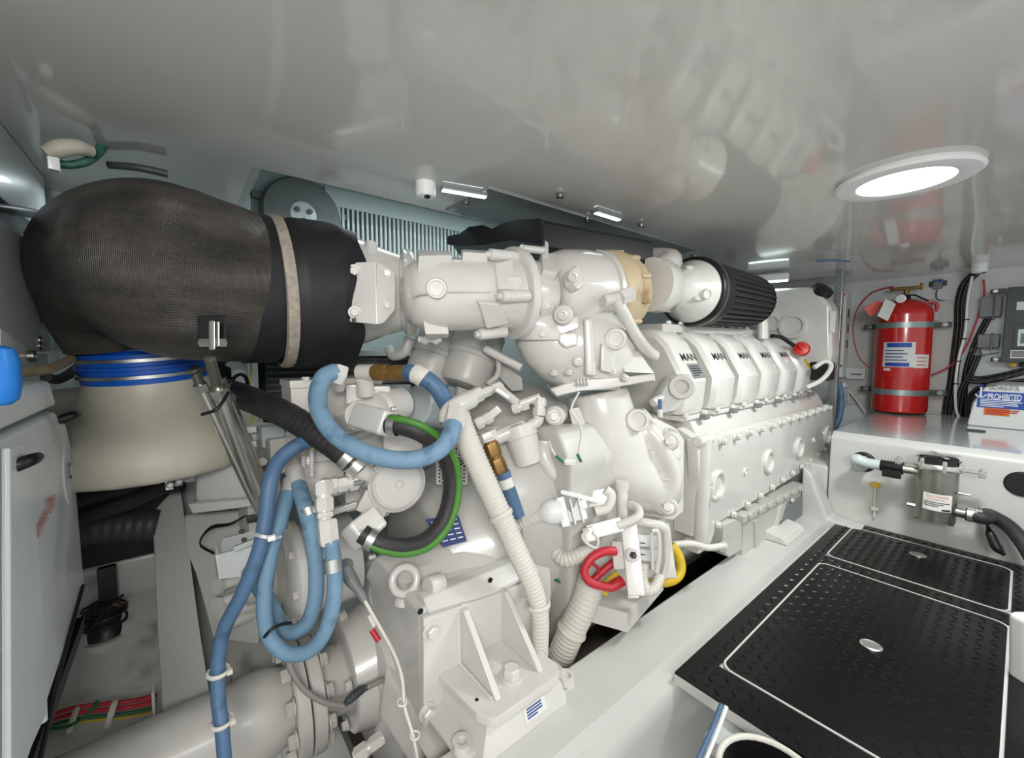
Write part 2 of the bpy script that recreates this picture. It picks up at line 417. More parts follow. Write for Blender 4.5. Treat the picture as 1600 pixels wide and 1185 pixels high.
def hatch(H, label, cat, ring):
    t = thing('floor_hatch', label, cat, ((H[0]+H[1])/2, (H[2]+H[3])/2, 0), 'hatches in the deck plate')
    MB().prism([p+Z_*(-.005) for p in rrect(H[0]+.003, H[1]-.003, H[2]+.003, H[3]-.003, .035)], V(0, 0, .0053+TOP)).build('black_sheet', M['matrub'], t)
    lugs(H[0]+.015, H[1]-.012, H[2]+.012, H[3]-.012, [(ring.x-.035, ring.x+.035, ring.y-.035, ring.y+.035)]).build('tread', M['matrub'], t, kind='stuff')
    o = rrect(H[0]-.002, H[1]+.002, H[2]-.002, H[3]+.002, .038); i_ = rrect(H[0]+.004, H[1]-.004, H[2]+.004, H[3]-.004, .034)
    mb = MB(); n = len(o)
    mb.add([p+Z_*.0016 for p in o]+[p+Z_*.0016 for p in i_]+[p-Z_*.005 for p in o]+[p-Z_*.005 for p in i_],
           [(k, (k+1) % n, n+(k+1) % n, n+k) for k in range(n)]+[(k, (k+1) % n, 2*n+(k+1) % n, 2*n+k) for k in range(n)]+[(n+k, n+(k+1) % n, 3*n+(k+1) % n, 3*n+k) for k in range(n)]).build('edge_trim', M['gel'], t, label='pale seam trim')
    MB().lathe([(.0, .001), (.030, .001), (.030, .004), (.026, .006), (.02, .0045), (.0, .0045)], ring, Z_, 28).build('lift_ring', M['steel'], t, label='round stainless flush lift ring')
hatch(H1, 'larger near floor hatch of black tread rubber with a pale seam', 'floor hatch', P(1361, 1010, Z=0))
hatch(H2, 'smaller far floor hatch of black tread rubber in front of the strainer', 'floor hatch', P(1434, 868, Z=0))
# below the plates
tag(MB().ptube([(1128, 1100, 1.02), (1112, 1140, 1.0), (1085, 1200, .96)], 4.5).build('hose', M['blued']), 'thin blue hose running down under the front edge of the deck plate', 'hose')
tag(MB().ptube([(1135, 1104, 1.03), (1120, 1145, 1.0), (1095, 1205, .96)], 4.0).build('cable', M['white']), 'thin white cable beside the blue hose under the deck plate', 'cable')
t = thing('bilge_bucket', 'round black bin with a pale rim under the front edge of the deck plate', 'bucket', P(1200, 1190, .98))
MB().lathe([(.10, -.2), (.11, .0), (.10, .0), (.09, -.18)], P(1206, 1222, .93), Z_, 32).build('tub', M['black'], t)
MB().torus(P(1206, 1222, .93), Z_, .108, .008, 36).build('rim', M['conduit'], t)
tag(MB().box(P(1160, 1162, 1.12), (.16, .14, .05), None, .012).build('tank_lid', M['whitebox']), 'pale grey white box lid under the front edge of the deck plate', 'box')

# ------------------------------------------------------------------ ceiling fittings
pc = P(1413, 277, Z=CZ)
t = thing('ceiling_light', 'round recessed ceiling lamp with a white ring, lit, above the deck plate', 'ceiling light', pc)
def ringlight(c):
    MB().lathe([(.176, 0), (.182, -.010), (.174, -.018), (.135, -.022), (.122, -.018), (.122, -.004)], c, Z_, 56, cap=False).build('bezel', M['white'], t)
    MB().lathe([(.0, -.010), (.1235, -.012), (.1235, -.004), (.0, -.004)], c, Z_, 48).build('lens', M['lamp'], t, label='glowing lens')
ringlight(pc)
def dome(px, py, label, d0):
    p = P(px, py, Z=CZ)
    t = thing('security_camera', label, 'camera', p)
    r = S(px, py, (p-CAM).dot(FWD), d0)
    MB().lathe([(r, 0), (r, -r*1.1), (r*.95, -r*1.35), (r*.6, -r*1.5), (0, -r*1.52)], p, Z_, 32).build('housing', M['white'], t)
    q = p+V(-.2, -.5, -1.25*2).normalized()*r*1.25+V(0, -r*.2, 0)
    MB().ell(q, r*.42).build('lens', M['black'], t)
    return t
dome(665, 286, 'white cylindrical security camera hanging from the ceiling above the turbocharger outlet', 17)
dome(1531, 413, 'white dome security camera on the ceiling near the black wall cables', 12)
# metal plate with LED strips over the engine
pl = thing('ceiling_plate', 'brushed metal plate screwed to the ceiling above the black heat shield', 'plate', P(850, 300, Z=CZ))
MB().box2((.86, 1.2, CZ-.006), (2.3, 1.5, CZ+.001), .002).build('plate', M['alu'], pl)
for px, py in ((728, 316), (875, 305), (918, 341), (1002, 351)):
    q = P(px, py, Z=CZ-.006); inst('socket', 'screw', M['steelr'], pl, q, -Z_, .011)
for a, b, lab in (((690, 294), (760, 306), 'lit LED strip beside the hanging cylindrical camera'), ((930, 330), (968, 342), 'short lit LED strip on the ceiling above the black heat shield')):
    p0 = P(*a, Z=CZ-.006); p1 = P(*b, Z=CZ-.006)
    t = thing('led_strip', lab, 'light', (p0+p1)/2)
    MB().box((p0+p1)/2+Z_*.0, ((p1-p0).length, .03, .012), [(p1-p0).normalized(), Z_.cross((p1-p0).normalized()), Z_], .002).build('channel', M['alu'], t)
    MB().box((p0+p1)/2-Z_*.007, ((p1-p0).length*.96, .018, .004), [(p1-p0).normalized(), Z_.cross((p1-p0).normalized()), Z_]).build('diodes', M['led'], t)
# outboard: blower, air intake grille, post
GY = 2.19
t = thing('intake_grille', 'pale air intake grille with upright slats on the hull side behind the engine', 'grille', P(630, 350, Y=GY))
a = P(505, 306, Y=GY); b = P(745, 352, Y=GY)
x0, x1 = P(530, 345, Y=GY).x, P(722, 380, Y=GY).x
z0, z1 = 1.30, P(532, 327, Y=GY).z
fm = MB(); fx0 = P(505, 300, Y=GY).x; fx1 = P(748, 350, Y=GY).x
fm.box2((fx0, GY-.03, z1), (fx1, GY+.005, z1+.09), .004); fm.box2((fx0, GY-.03, z0-.05), (x0, GY+.005, z1), .004); fm.box2((x1, GY-.03, z0-.05), (fx1, GY+.005, z1), .004); fm.box2((fx0, GY-.03, z0-.06), (fx1, GY+.005, z0), .004)
fm.build('frame', M['teal'], t)
MB().box2((x0, GY-.002, z0), (x1, GY+.004, z1)).build('back', M['dgrey'], t)
n = 30; sl = None
for i in range(n):
    x = x0+(x1-x0)*(i+.5)/n
    if sl is None:
        sl = MB().box2((x-.006, GY-.03, z0), (x+.006, GY-.006, z1), .002).build('slat', M['teal'], t); sx = x
    else:
        o = sl.copy(); C.objects.link(o); o.location.x = x-sx
bp = P(474, 335, Y=2.14)
t = thing('blower', 'grey round blower fan with a pale hub on the hull side', 'blower', bp)
MB().lathe([(.05, 0), (.16, .0), (.172, .02), (.172, .08), (.0, .08)], bp, Y_, 40).build('housing', M['grey'], t)
MB().lathe([(.0, -.006), (.055, -.006), (.06, .004), (.05, .01)], bp, Y_, 28).build('hub', M['whitebox'], t)
for k in range(3):
    a = 2*math.pi*k/3+.5; q = bp+V(math.cos(a)*.03, -.008, math.sin(a)*.03)
    inst('stud', 'hub_bolt', M['grey'], t, q, -Y_, .012)
for sx, sz in ((-.165, .06), (.17, .03), (.16, -.12), (-.16, -.12)): MB().box(bp+V(sx, .04, sz), (.07, .03, .035), None, .006).build('lug', M['grey'], t)
tag(MB().box2((P(352, 300, Y=2.1).x, 2.05, .4), (P(388, 300, Y=2.1).x, 2.12, 1.84), .006).build('post', M['teal']), 'pale upright post on the hull side between elbow and blower', 'post')
tag(MB().ptube([(398, 240, 1.9), (403, 275, 1.9), (408, 320, 1.9), (398, 360, 1.9), (420, 345, 1.9), (430, 335, 1.9)], 2.2).build('cable', M['dgrey']), 'thin dark cable hanging beside the grey blower', 'cable')

struct(MB().box2((.4, .86, -.42), (3.4, 2.1, -.36)).build('trim_1', M['bilge_brown']))  # dark brown slab under the engine
# ================================================================== forward bulkhead and locker
VR = -Y_     # "right" for someone facing the forward bulkhead
def plate(parent, name, m_, c00, xd, yd, w, h, t=.003, **k):
    """thin flat plate; c00 is its lower left corner"""
    xd = Vector(xd).normalized(); yd = Vector(yd).normalized(); n = xd.cross(yd)
    c = Vector(c00)+xd*w/2+yd*h/2+n*t/2
    o = MB().box(c, (w, h, t), [xd, yd, n]).build(name, m_, parent)
    for a, b in k.items(): o[a] = b
    return o
def lines(parent, m_, c00, xd, yd, w, h, n, name='print_line', lift=.0035, gap=.45, part=1.0):
    xd = Vector(xd).normalized(); yd = Vector(yd).normalized(); nn = xd.cross(yd); mb = MB()
    for i in range(n):
        hh = h/n*(1-gap); ww = w*(part if i < n-1 else .6)*random.uniform(.85, 1)
        c = Vector(c00)+xd*ww/2+yd*(h-(i+.5)*h/n)+nn*lift
        mb.box(c, (ww, hh, .0006), [xd, yd, nn])
    o = mb.build(name, m_, parent); o['kind'] = 'stuff'; return o
def cylpatch(name, m_, parent, c, R, a0, a1, z0, z1, t=.0012):
    mb = MB(); n = 10; vs = []
    for i in range(n+1):
        a = a0+(a1-a0)*i/n
        for r in (R, R+t):
            for z in (z0, z1): vs.append(V(c.x+r*math.cos(a), c.y+r*math.sin(a), z))
    fs = []
    for i in range(n):
        b = i*4; d = b+4
        fs += [(b+2, d+2, d+3, b+3), (b+1, b+3, d+3, d+1), (b, d, d+2, b+2)]
    fs += [(0, 2, 3, 1), (n*4, n*4+1, n*4+3, n*4+2)]
    return mb.add(vs, fs).build(name, m_, parent)
def cyltext(s_, m_, parent, c, R, a0, z, w, h):
    o = text(s_, 'lettering', m_, parent, V(0, 0, 0), X_, Z_, w, h, lift=0)
    for v in o.data.vertices:
        a = a0+v.co.x/R; r = R+.0016; v.co = V(c.x+r*math.cos(a), c.y+r*math.sin(a), z+v.co.z)
    return o
# --- extinguisher
ER = .162
p = P(1403, 648, Z=SH); hd = V(p.x, p.y, 0).normalized(); E = p+hd*ER*.84
ex = thing('fire_extinguisher', 'red fire extinguisher cylinder with two metal bands and a blue and white label', 'fire extinguisher', E)
front = E-hd*ER; dpt = (front-CAM).dot(FWD)
def ez(py, px=1404): return P(px, py, pl=(front, hd)).z
zb, zs = SH+.012, ez(492); zt = ez(468)
MB().lathe([(ER*.93, 0), (ER, .02), (ER, zs-zb), (ER*.96, zs-zb+(zt-zs)*.35), (ER*.78, zs-zb+(zt-zs)*.75), (ER*.45, zt-zb), (ER*.2, zt-zb+.008)], V(E.x, E.y, zb), Z_, 48).build('cylinder', M['red'], ex)
MB().lathe([(ER*.9, 0), (ER*.96, .014)], V(E.x, E.y, SH+.0005), Z_, 40).build('foot_ring', M['black'], ex)
for py in (508, 614):
    z = ez(py); hb = .021
    bm_ = MB().lathe([(ER+.001, -hb), (ER+.004, -hb), (ER+.004, hb), (ER+.001, hb)], V(E.x, E.y, z), Z_, 48, cap=False)
    b = bm_.build('band', M['zinc'], ex)
    MB().box(V(E.x+.06, E.y, z), (.012, ER*2+.17, .04), None, .002).build('bracket', M['dgrey'], b)
    bolt(b, V(E.x+.053, E.y-ER-.05, z), -X_, .012, 'steelr'); bolt(b, V(E.x+.053, E.y+ER+.05, z), -X_, .012, 'steelr')
a_c = math.atan2(-hd.y, -hd.x)   # angle that faces the camera
def ea(px): return a_c+math.asin(max(-.98, min(.98, (px-1404)/47.0)))
cylpatch('label', M['paper'], ex, E, ER+.0005, ea(1374), ea(1424), ez(574), ez(535))
cylpatch('label_band', M['bluelab'], ex, E, ER+.0012, ea(1379), ea(1418), ez(543), ez(536)); cylpatch('label_band', M['bluelab'], ex, E, ER+.0012, ea(1378), ea(1416), ez(573), ez(567))
cylpatch('small_label', M['paper'], ex, E, ER+.0005, ea(1424), ea(1445), ez(575), ez(554))
for i in range(4):
    z = ez(548+5*i); cylpatch('print_line', M['inkblue'], ex, E, ER+.0018, ea(1377), ea(1412 if i % 2 else 1406), z-.004, z+.004)
for i in range(3):
    z = ez(559+5.5*i); cylpatch('print_line', M['inkr'], ex, E, ER+.0018, ea(1427), ea(1441), z-.003, z+.003)
cylpatch('sticker', M['paper'], ex, E, ER+.0005, ea(1376), ea(1387), ez(580), ez(576))
nk = V(E.x, E.y, zt)
MB().cyl(nk-Z_*.01, nk+Z_*.045, .03, .024).build('neck', M['black'], ex)
vh = MB(); zv = ez(448)
vh.cyl(nk+Z_*.03, V(nk.x, nk.y, zv+.012), .016); vh.box(V(nk.x, nk.y, zv), (.04, .15, .024), None, .006); vh.cyl(V(nk.x, nk.y+.075, zv), V(nk.x, nk.y+.095, zv), .014); vh.cyl(V(nk.x, nk.y-.08, zv-.02), V(nk.x, nk.y-.08, zv+.03), .009)
vh.build('valve', M['brass'], ex)
g = P(1407, 467, d=dpt-.02); MB().lathe([(.0, 0), (.027, 0), (.027, .016), (.0, .016)], g, toward(g), 28).build('gauge', M['paper'], ex)
MB().torus(g, toward(g), .027, .005, 28).build('gauge_rim', M['steel'], ex)
MB().torus(P(1451, 481, d=dpt+.03), toward(g), .045, .011, 28).build('lifting_ring', M['red'], ex)
MB().torus(P(1393, 473, d=dpt+.05), V(.4, .2, 1), .06, .010, 24, a0=0, a1=3.6).build('guard_ring', M['red'], ex)
MB().ptube([(1417, 463, dpt), (1428, 461, dpt), (1440, 466, dpt+.02), (1450, 470, dpt+.03)], 1.6).build('pin_cable', M['black'], ex)
def card(name, m_, quad, d, parent=None):
    ps = [P(x, y, d+.03*i) for i, (x, y) in enumerate(quad)]
    ps[3] = ps[0]+ps[2]-ps[1]
    n = (ps[1]-ps[0]).cross(ps[2]-ps[0]).normalized()
    return MB().prism(ps, n*.002).build(name, m_, parent)
tag(card('paper_tag', M['pink'], [(1350, 482), (1372, 469), (1381, 482), (1362, 496)], dpt-.06), 'pink paper tag hanging at the neck of the red extinguisher', 'tag')
tag(card('paper_tag', M['paper'], [(1371, 494), (1384, 467), (1400, 475), (1391, 492)], dpt-.09), 'white paper tag leaning on the shoulder of the red extinguisher', 'tag')
tag(card('paper_tag', M['paper'], [(1454, 499), (1458, 476), (1470, 478), (1478, 502)], dpt-.02), 'white card hanging at the right of the red extinguisher', 'tag')
WX = BX-.012
def wtube(pts, rpx, name, m_, label, cat, off=0., **k):
    q = [P(x, y, X=WX-off) for x, y in pts]; dm = (q[0]-CAM).dot(FWD)
    return tag(MB().tube(q, S(*pts[0], dm, rpx), **k).build(name, m_), label, cat)
wtube([(1396, 448), (1362, 458), (1339, 485), (1333, 520), (1341, 555), (1358, 576)], 1.4, 'capillary', M['redc'], 'thin dark red line curving left of the red extinguisher', 'line')
wtube([(1537, 437), (1537, 465), (1522, 512), (1506, 548), (1482, 574), (1449, 589)], 1.6, 'capillary', M['redc'], 'thin red line sweeping down from the dome camera to the extinguisher', 'line', .07)
# --- small fittings on the bulkhead
def wbox(x0, y0, x1, y1, dep, bev=.004, off=0.):
    a = P(x0, y1, X=BX-dep-off); b = P(x1, y0, X=BX-dep-off)
    return MB().box2((BX-dep-off, a.y, a.z), (BX-off, b.y, b.z), bev), a, b
t = thing('sensor', 'small grey sensor box high on the bulkhead above the extinguisher', 'sensor', P(1465, 443, X=BX))
mb, a, b = wbox(1457, 436, 1473, 452, .04); mb.build('housing', M['grey'], t)
mb, a, b = wbox(1451, 438, 1480, 449, .012); mb.build('flange', M['dgrey'], t)
for x in (1461, 1469): inst('stud', 'terminal', M['bluelab'], t, P(x, 439, X=BX-.042), -X_, .010)
wtube([(1465, 453), (1463, 458), (1464, 467), (1474, 470), (1496, 473)], 1.0, 'cable', M['dgrey'], 'thin grey wire from the small sensor box to the black cables', 'cable')
t = thing('control_box', 'tall white control box on the bulkhead left of the extinguisher', 'box', P(1325, 520, X=BX))
mb, a, b = wbox(1308, 455, 1324, 590, .16, .008); mb.build('housing', M['white'], t)
pa = P(1329, 500, Y=b.y); 
for k in range(3): MB().box(V(BX-.08, b.y-.001, 1.30-.13*k), (.035, .004, .07), None).build('vent', M['dgrey'], t)
for py in (495, 572): bolt(t, P(1314, py, X=BX-.161), -X_, .007, 'steelr', 'screw')
plate(t, 'label', M['orange'], P(1310, 463, X=BX-.162), VR, Z_, .05, .018)
t = thing('junction_box', 'small white junction box low on the bulkhead beside the extinguisher', 'box', P(1340, 585, X=BX))
mb, a, b = wbox(1321, 576, 1352, 592, .06); mb.build('housing', M['whitebox'], t)
plate(t, 'label', M['grey'], P(1330, 586, X=BX-.061), VR, Z_, .07, .012)
t = thing('wall_light', 'white rounded wall light standing low between engine and extinguisher', 'light', P(1314, 620, X=4.0))
MB().prism([P(x, y, X=4.02) for x, y in ((1306, 597), (1317, 598), (1322, 612), (1322, 630), (1316, 641), (1306, 638))], V(.1, 0, 0), .012).build('body', M['white'], t)
lines(t, M['grey'], P(1317, 634, X=4.016), VR, Z_, .03, .15, 9, 'louvre')
wtube([(1323, 606), (1338, 625), (1352, 645)], 1.2, 'cable', M['white'], 'thin white wire running down from the wall light to the shelf', 'cable', .05)
# mounting board behind the extinguisher
a = P(1352, 640, X=BX-.01); b = P(1498, 470, X=BX-.01)
tag(MB().box2((BX-.016, a.y+.2, SH+.01), (BX+.001, b.y, 1.36), .004).build('mounting_board', M['gel']), 'pale mounting board on the bulkhead behind the extinguisher', 'board')
# --- black cables
ORD = {5: ['leftmost of five', 'second from left of five', 'middle one of five', 'fourth from left of five', 'rightmost of five'], 2: ['left one of two', 'right one of two'], 3: ['middle one of three', 'lowest of three', 'highest of three']}
def bundle(pts, offs, rpx, label):
    for i, (ox, oy, dd) in enumerate(offs):
        q = [P(x+ox*f, y+oy, X=WX-.03-dd) for (x, y), f in zip(pts, [1]*len(pts))]
        dm = (q[0]-CAM).dot(FWD)
        o = MB().tube(q, S(*pts[0], dm, rpx)).build('cable', M['black']); n_ = len(offs); tag(o, (ORD[n_][i]+' '+label), 'cable', 'black '+label)
bundle([(1524, 426), (1507, 445), (1499, 475), (1498, 510), (1492, 560), (1487, 600), (1481, 630), (1478, 655)], [(-5, 0, .0), (-2, 0, .03), (1, 0, .01), (4, 0, .03), (7, 0, .0)], 2.4, 'black cables running down from the dome camera')
bundle([(1544, 498), (1528, 530), (1515, 565), (1508, 600), (1506, 630), (1506, 657)], [(-3, 0, .01), (2, 0, .03)], 3.2, 'black cables falling from the upper grey connector')
bundle([(1527, 556), (1515, 585), (1503, 610), (1498, 640), (1497, 657)], [(-2, 0, .05), (3, 0, .04)], 3.4, 'black cables falling from the lower grey connector')
bundle([(1606, 578), (1565, 588), (1527, 594), (1508, 588)], [(0, 0, .05), (0, 5, .06), (2, -4, .05)], 2.6, 'black cables running right under the black panel')
bundle([(1606, 594), (1560, 598), (1532, 604), (1513, 622), (1509, 657)], [(0, 0, .07), (3, 4, .07)], 3.0, 'black cables bending down over the white locker corner')
wtube([(1519, 432), (1512, 470), (1508, 520), (1498, 560), (1493, 600), (1494, 640), (1502, 658)], 2.4, 'conduit', M['white'], 'white cable conduit running down among the black cables', 'conduit', .09)
for (x, y), nm_ in zip(((1509, 500), (1505, 530), (1497, 565), (1493, 600)), ('topmost', 'second', 'third', 'lowest')):
    tag(inst('tie', 'cable_tie', M['black'], None, P(x, y, X=WX-.09), V(.1, .05, 1), .016), nm_+' black cable tie down the white conduit on the bulkhead', 'cable tie', 'black cable ties on the white conduit')
wtube([(1606, 601), (1580, 604), (1555, 602)], 1.1, 'cable', M['greenc'], 'thin green wire beside the horizontal black cables', 'cable', .1)
wtube([(1560, 551), (1532, 557), (1512, 570), (1510, 590)], 1.0, 'cable', M['greenc'], 'thin green wire from the black panel bracket to the cables', 'cable', .05)
# --- grey connectors and black panel
def connector(x0, y0, x1, y1, label, latch):
    t = thing('connector', label, 'connector', P((x0+x1)/2, (y0+y1)/2, X=BX))
    mb, a, b = wbox(x0, y0, x1, y1, .10, .008); mb.build('housing', M['grey'], t)
    mb, a, b = wbox(x0+(x1-x0)*.55, y0-2, x0+(x1-x0)*.72, y1+3, .115, .005); mb.build('latch', M['grey'], t)
    if latch: mb, a, b = wbox(x0+(x1-x0)*.62, y0+4, x0+(x1-x0)*.68, y1-6, .12, .001); mb.build('slot', M['dark'], t)
    return t
connector(1529, 462, 1567, 496, 'upper grey plug connector beside the black panel', True)
t = connector(1526, 522, 1563, 544, 'lower grey plug connector beside the black panel', False)
MB().lathe([(.03, 0), (.032, .02), (.026, .03), (.03, .04), (.026, .06)], P(1525, 557, X=BX-.05), V(0, .15, 1), 20).build('cable_gland', M['grey'], t)
t = thing('instrument_cabinet', 'black control panel with a small grey screen at the right edge of the bulkhead', 'panel', P(1585, 505, X=BX))
A0 = P(1564, 566, X=BX-.16); A1 = P(1566, 450, X=BX-.16)
MB().box2((BX-.16, A0.y, A0.z), (BX-.02, A0.y-.55, A1.z), .006).build('housing', M['dgrey'], t)
for py in (455, 562):
    q = P(1560, py, X=BX-.15); MB().box(q, (.012, .07, .03), None, .005).build('lug', M['black'], t); bolt(t, q+V(-.006, .012, 0), -X_, .009, 'steelr')
plate(t, 'display_frame', M['black'], P(1583, 545, X=BX-.161), VR, Z_, .3, .15, .012)
plate(t, 'display_bezel', M['zinc'], P(1589, 541, X=BX-.174), VR, Z_, .22, .11, .004)
plate(t, 'display', M['screen'], P(1594, 537, X=BX-.178), VR, Z_, .12, .065, .004)
plate(t, 'label', M['paper'], P(1578, 560, X=BX-.162), VR, Z_, .3, .055); lines(t, M['inkb'], P(1580, 558, X=BX-.162), VR, Z_, .25, .04, 3, lift=.004)
plate(t, 'label', M['paper'], P(1588, 485, X=BX-.162), VR, Z_, .12, .055)
inst('stud', 'indicator', M['yellow'], t, P(1583, 570, X=BX-.1), -X_, .016); inst('stud', 'indicator', M['black'], t, P(1597, 570, X=BX-.1), -X_, .016)
# --- white locker with the notice
LX = 3.93
t = thing('white_locker', 'white box on the shelf carrying the blue oil discharge notice', 'locker', P(1555, 658, Z=SH))
a = P(1511, 656, X=LX); zt_ = P(1545, 601, X=LX).z
MB().prism([V(LX, a.y, SH+.001), V(LX, a.y-.02, SH+.15), V(LX, a.y-.06, zt_-.02), V(LX, a.y-.12, zt_), V(LX, a.y-.75, zt_), V(LX, a.y-.75, SH+.001)], V(BX-.02-LX, 0, 0), .012).build('body', M['white'], t)
def L(px, py): return P(px, py, X=LX-.001)
nb = plate(t, 'notice', M['bluelab'], L(1526, 636), VR, Z_, (L(1526, 636)-L(1602, 636)).length, L(1526, 611).z-L(1526, 636).z, .003)
wd = (L(1545, 611)-L(1596, 611)).length
text('DISCHARGE OF OIL', 'lettering', M['inkb'], t, L(1546, 609), VR, Z_, wd*.92, .028, lift=.002)
text('PROHIBITED', 'lettering', M['inkw'], nb, L(1543, 624), VR, Z_, (L(1543, 622)-L(1596, 622)).length, .038, lift=.0045, bold=.02)
lines(nb, M['inkw'], L(1531, 635), VR, Z_, (L(1530, 634)-L(1598, 634)).length, .052, 5, lift=.0045, gap=.55)
an = L(1533, 612)
MB().torus(an+V(-.005, 0, .033), X_, .009, .003, 20, 6).build('anchor_ring', M['bluelab'], nb)
MB().box(an+V(-.006, 0, -.002), (.004, .008, .06)).build('anchor_shank', M['inkw'], nb)
MB().torus(an+V(-.006, 0, -.012), X_, .022, .004, 20, 6, a0=math.pi*1.05 , a1=math.pi*1.95).build('anchor_arms', M['inkw'], nb)
plate(t, 'sticker', M['orange'], L(1537, 648), VR, Z_, (L(1537, 648)-L(1577, 648)).length, .05); lines(t, M['inkr'], L(1541, 647), VR, Z_, .13, .035, 3, lift=.0045)
tag(MB().lathe([(0, 0), (.04, 0), (.04, .006), (.0, .008)], P(1525, 674, Z=SH+.0005), Z_, 24).build('deck_plug', M['dgrey']), 'small dark oval cap on the shelf before the white locker', 'cap')
# --- post, boxes hidden behind the expansion tank (seen mirrored in the ceiling), light bar
po = thing('steel_post', 'square pale metal post from shelf to ceiling behind the engine', 'post', P(1302, 640, X=3.72))
q = P(1302, 600, X=3.72); MB().box2((3.70, q.y-.025, -.3), (3.75, q.y+.025, CZ), .003).build('tube', M['alu'], po)
for k in range(7): inst('socket', 'hole_plug', M['steelr'], po, V(3.70, q.y, 1.5-.06*k), -X_, .005)
tag(MB().ptube([(1276, 408, 2.5), (1300, 407, 2.48), (1327, 409, 2.5)], 2.2).build('rod', M['blued']), 'short dark blue rod crossing the post just below the ceiling', 'rod')
tag(MB().ptube([(1311, 598, 3.1), (1314, 620, 3.1), (1312, 650, 3.1), (1303, 676, 3.1), (1298, 730, 3.1), (1296, 800, 3.1)], 5).build('hose', M['blued']), 'dark blue hose behind the post at the end of the engine', 'hose')
t = thing('breaker_box', 'white breaker box with a blue headed notice on the bulkhead behind the expansion tank', 'box', V(BX, 1.2, 1.2))
MB().box2((BX-.12, 1.02, 1.0), (BX-.001, 1.47, 1.5), .004).build('housing', M['white'], t)
plate(t, 'notice', M['paper'], V(BX-.121, 1.33, 1.08), VR, Z_, .22, .30); plate(t, 'notice_head', M['bluelab'], V(BX-.1245, 1.33, 1.08), VR, Z_, .22, .06)
lines(t, M['inkb'], V(BX-.121, 1.31, 1.16), VR, Z_, .18, .2, 8, lift=.004, gap=.6)
t = thing('switch_box', 'pale grey switch box on the bulkhead behind the air filter', 'box', V(BX, 1.9, 1.2))
MB().box2((BX-.14, 1.62, 1.1), (BX-.001, 2.0, 1.5), .01).build('housing', M['whitebox'], t); MB().box2((BX-.145, 1.86, 1.14), (BX-.139, 1.98, 1.28)).build('window', M['dgrey'], t)
t = thing('light_bar', 'white lit light bar under the ceiling beside the air filter', 'light', P(1200, 435, d=3))
q0 = P(1168, 434, d=3.1); q1 = P(1233, 435, d=2.95); q1.z = q0.z = 1.515; xd = (q1-q0).normalized()
MB().box((q0+q1)/2, ((q1-q0).length, .07, .05), [xd, Z_.cross(xd), Z_], .008).build('housing', M['white'], t)
MB().box((q0+q1)/2-Z_*.026, ((q1-q0).length*.94, .055, .008), [xd, Z_.cross(xd), Z_]).build('tube', M['led'], t)
# --- strainer
ST = P(1463, 770, X=2.87); sd = (ST-CAM).dot(FWD); SR = .073
def sz(py): return P(1463, py, X=2.87-.05).z
t = thing('sea_strainer', 'stainless sea water strainer with bolted lid and white label on the locker front', 'strainer', V(ST.x, ST.y, sz(818)))
z0, z1 = sz(816), sz(735); c0 = V(ST.x, ST.y, z0)
MB().lathe([(SR, 0), (SR, z1-z0), (SR*1.05, z1-z0+.004)], c0, Z_, 40).build('canister', M['steelr'], t)
MB().lathe([(SR*1.12, 0), (SR*1.16, .006), (SR*1.16, .022), (SR*1.1, .028)], c0+Z_*(z1-z0), Z_, 40).build('rim', M['steel'], t)
MB().lathe([(SR*.95, 0), (SR*.95, .03), (SR*.86, .036), (SR*.2, .04)], c0+Z_*(z1-z0+.024), Z_, 40).build('lid', M['black'], t)
zl = z1+.066
for k in range(2):
    an = math.radians(25+90*k); d_ = V(math.cos(an), math.sin(an), 0)
    MB().box(V(ST.x, ST.y, zl+.001*k), (SR*2.1, .018, .006), [d_, Z_.cross(d_), Z_], .001).build('lid_bar', M['steel'], t)
for k in range(6):
    an = math.radians(60*k+20); q = V(ST.x+math.cos(an)*SR*1.08, ST.y+math.sin(an)*SR*1.08, z1)
    cl = MB().box(q+Z_*.02, (.016, .016, .05), None, .002).build('clamp', M['steel'], t); bolt(cl, q+Z_*.044, Z_, .007, 'steel')
for sgn in (1, -1):
    arm = MB().box(V(ST.x, ST.y+sgn*SR*1.5, z1+.008), (.022, SR*.9, .012), None, .002).build('arm', M['steel'], t)
    MB().box(V(ST.x, ST.y+sgn*SR*1.95, z1+.002), (.03, .025, .03), None, .002).build('arm_block', M['steel'], arm)
    bolt(arm, V(ST.x, ST.y+sgn*SR*1.95, z1+.018), Z_, .010, 'steel')
cylp = lambda n, m_, a0, a1, y0, y1: cylpatch(n, m_, t, ST, SR+.0008, a0, a1, sz(y0), sz(y1))
ac = math.atan2(-ST.y, -ST.x)
lb0, lb1 = ac-.62, ac+.80
cylp('label', M['paper'], lb0, lb1, 797, 771)
zt2 = sz(771)-.018
cyltext('ELECTROSEA', M['inkr'], t, ST, SR+.0008, lb0+.18, zt2, SR*1.05, .011); cyltext('CLEARCELL', M['inkr'], t, ST, SR+.0008, lb0+.24, zt2-.013, SR*.9, .008)
for k, wd_ in enumerate((1.2, .9, .7)):
    z = zt2-.022-.009*k; cylpatch('print_line', M['inkb'], t, ST, SR+.0022, lb0+.08, lb0+.08+wd_, z-.002, z+.001)
cylpatch('label_mark', M['inkb'], t, ST, SR+.0022, lb1-.5, lb1-.08, sz(797)+.004, sz(797)+.012)
q = V(ST.x, ST.y+SR, sz(745)); MB().cyl(q-Y_*.02, q+Y_*.055, .021).build('inlet_nipple', M['steel'], t)
q = V(ST.x, ST.y-SR, sz(798)); MB().cyl(q+Y_*.02, q-Y_*.05, .023).build('outlet_nipple', M['steelr'], t); oq = q
MB().cyl(V(ST.x-.02, ST.y-SR, sz(767)), V(ST.x-.02, ST.y-SR-.04, sz(767)), .006).build('drain_nipple', M['steel'], t)
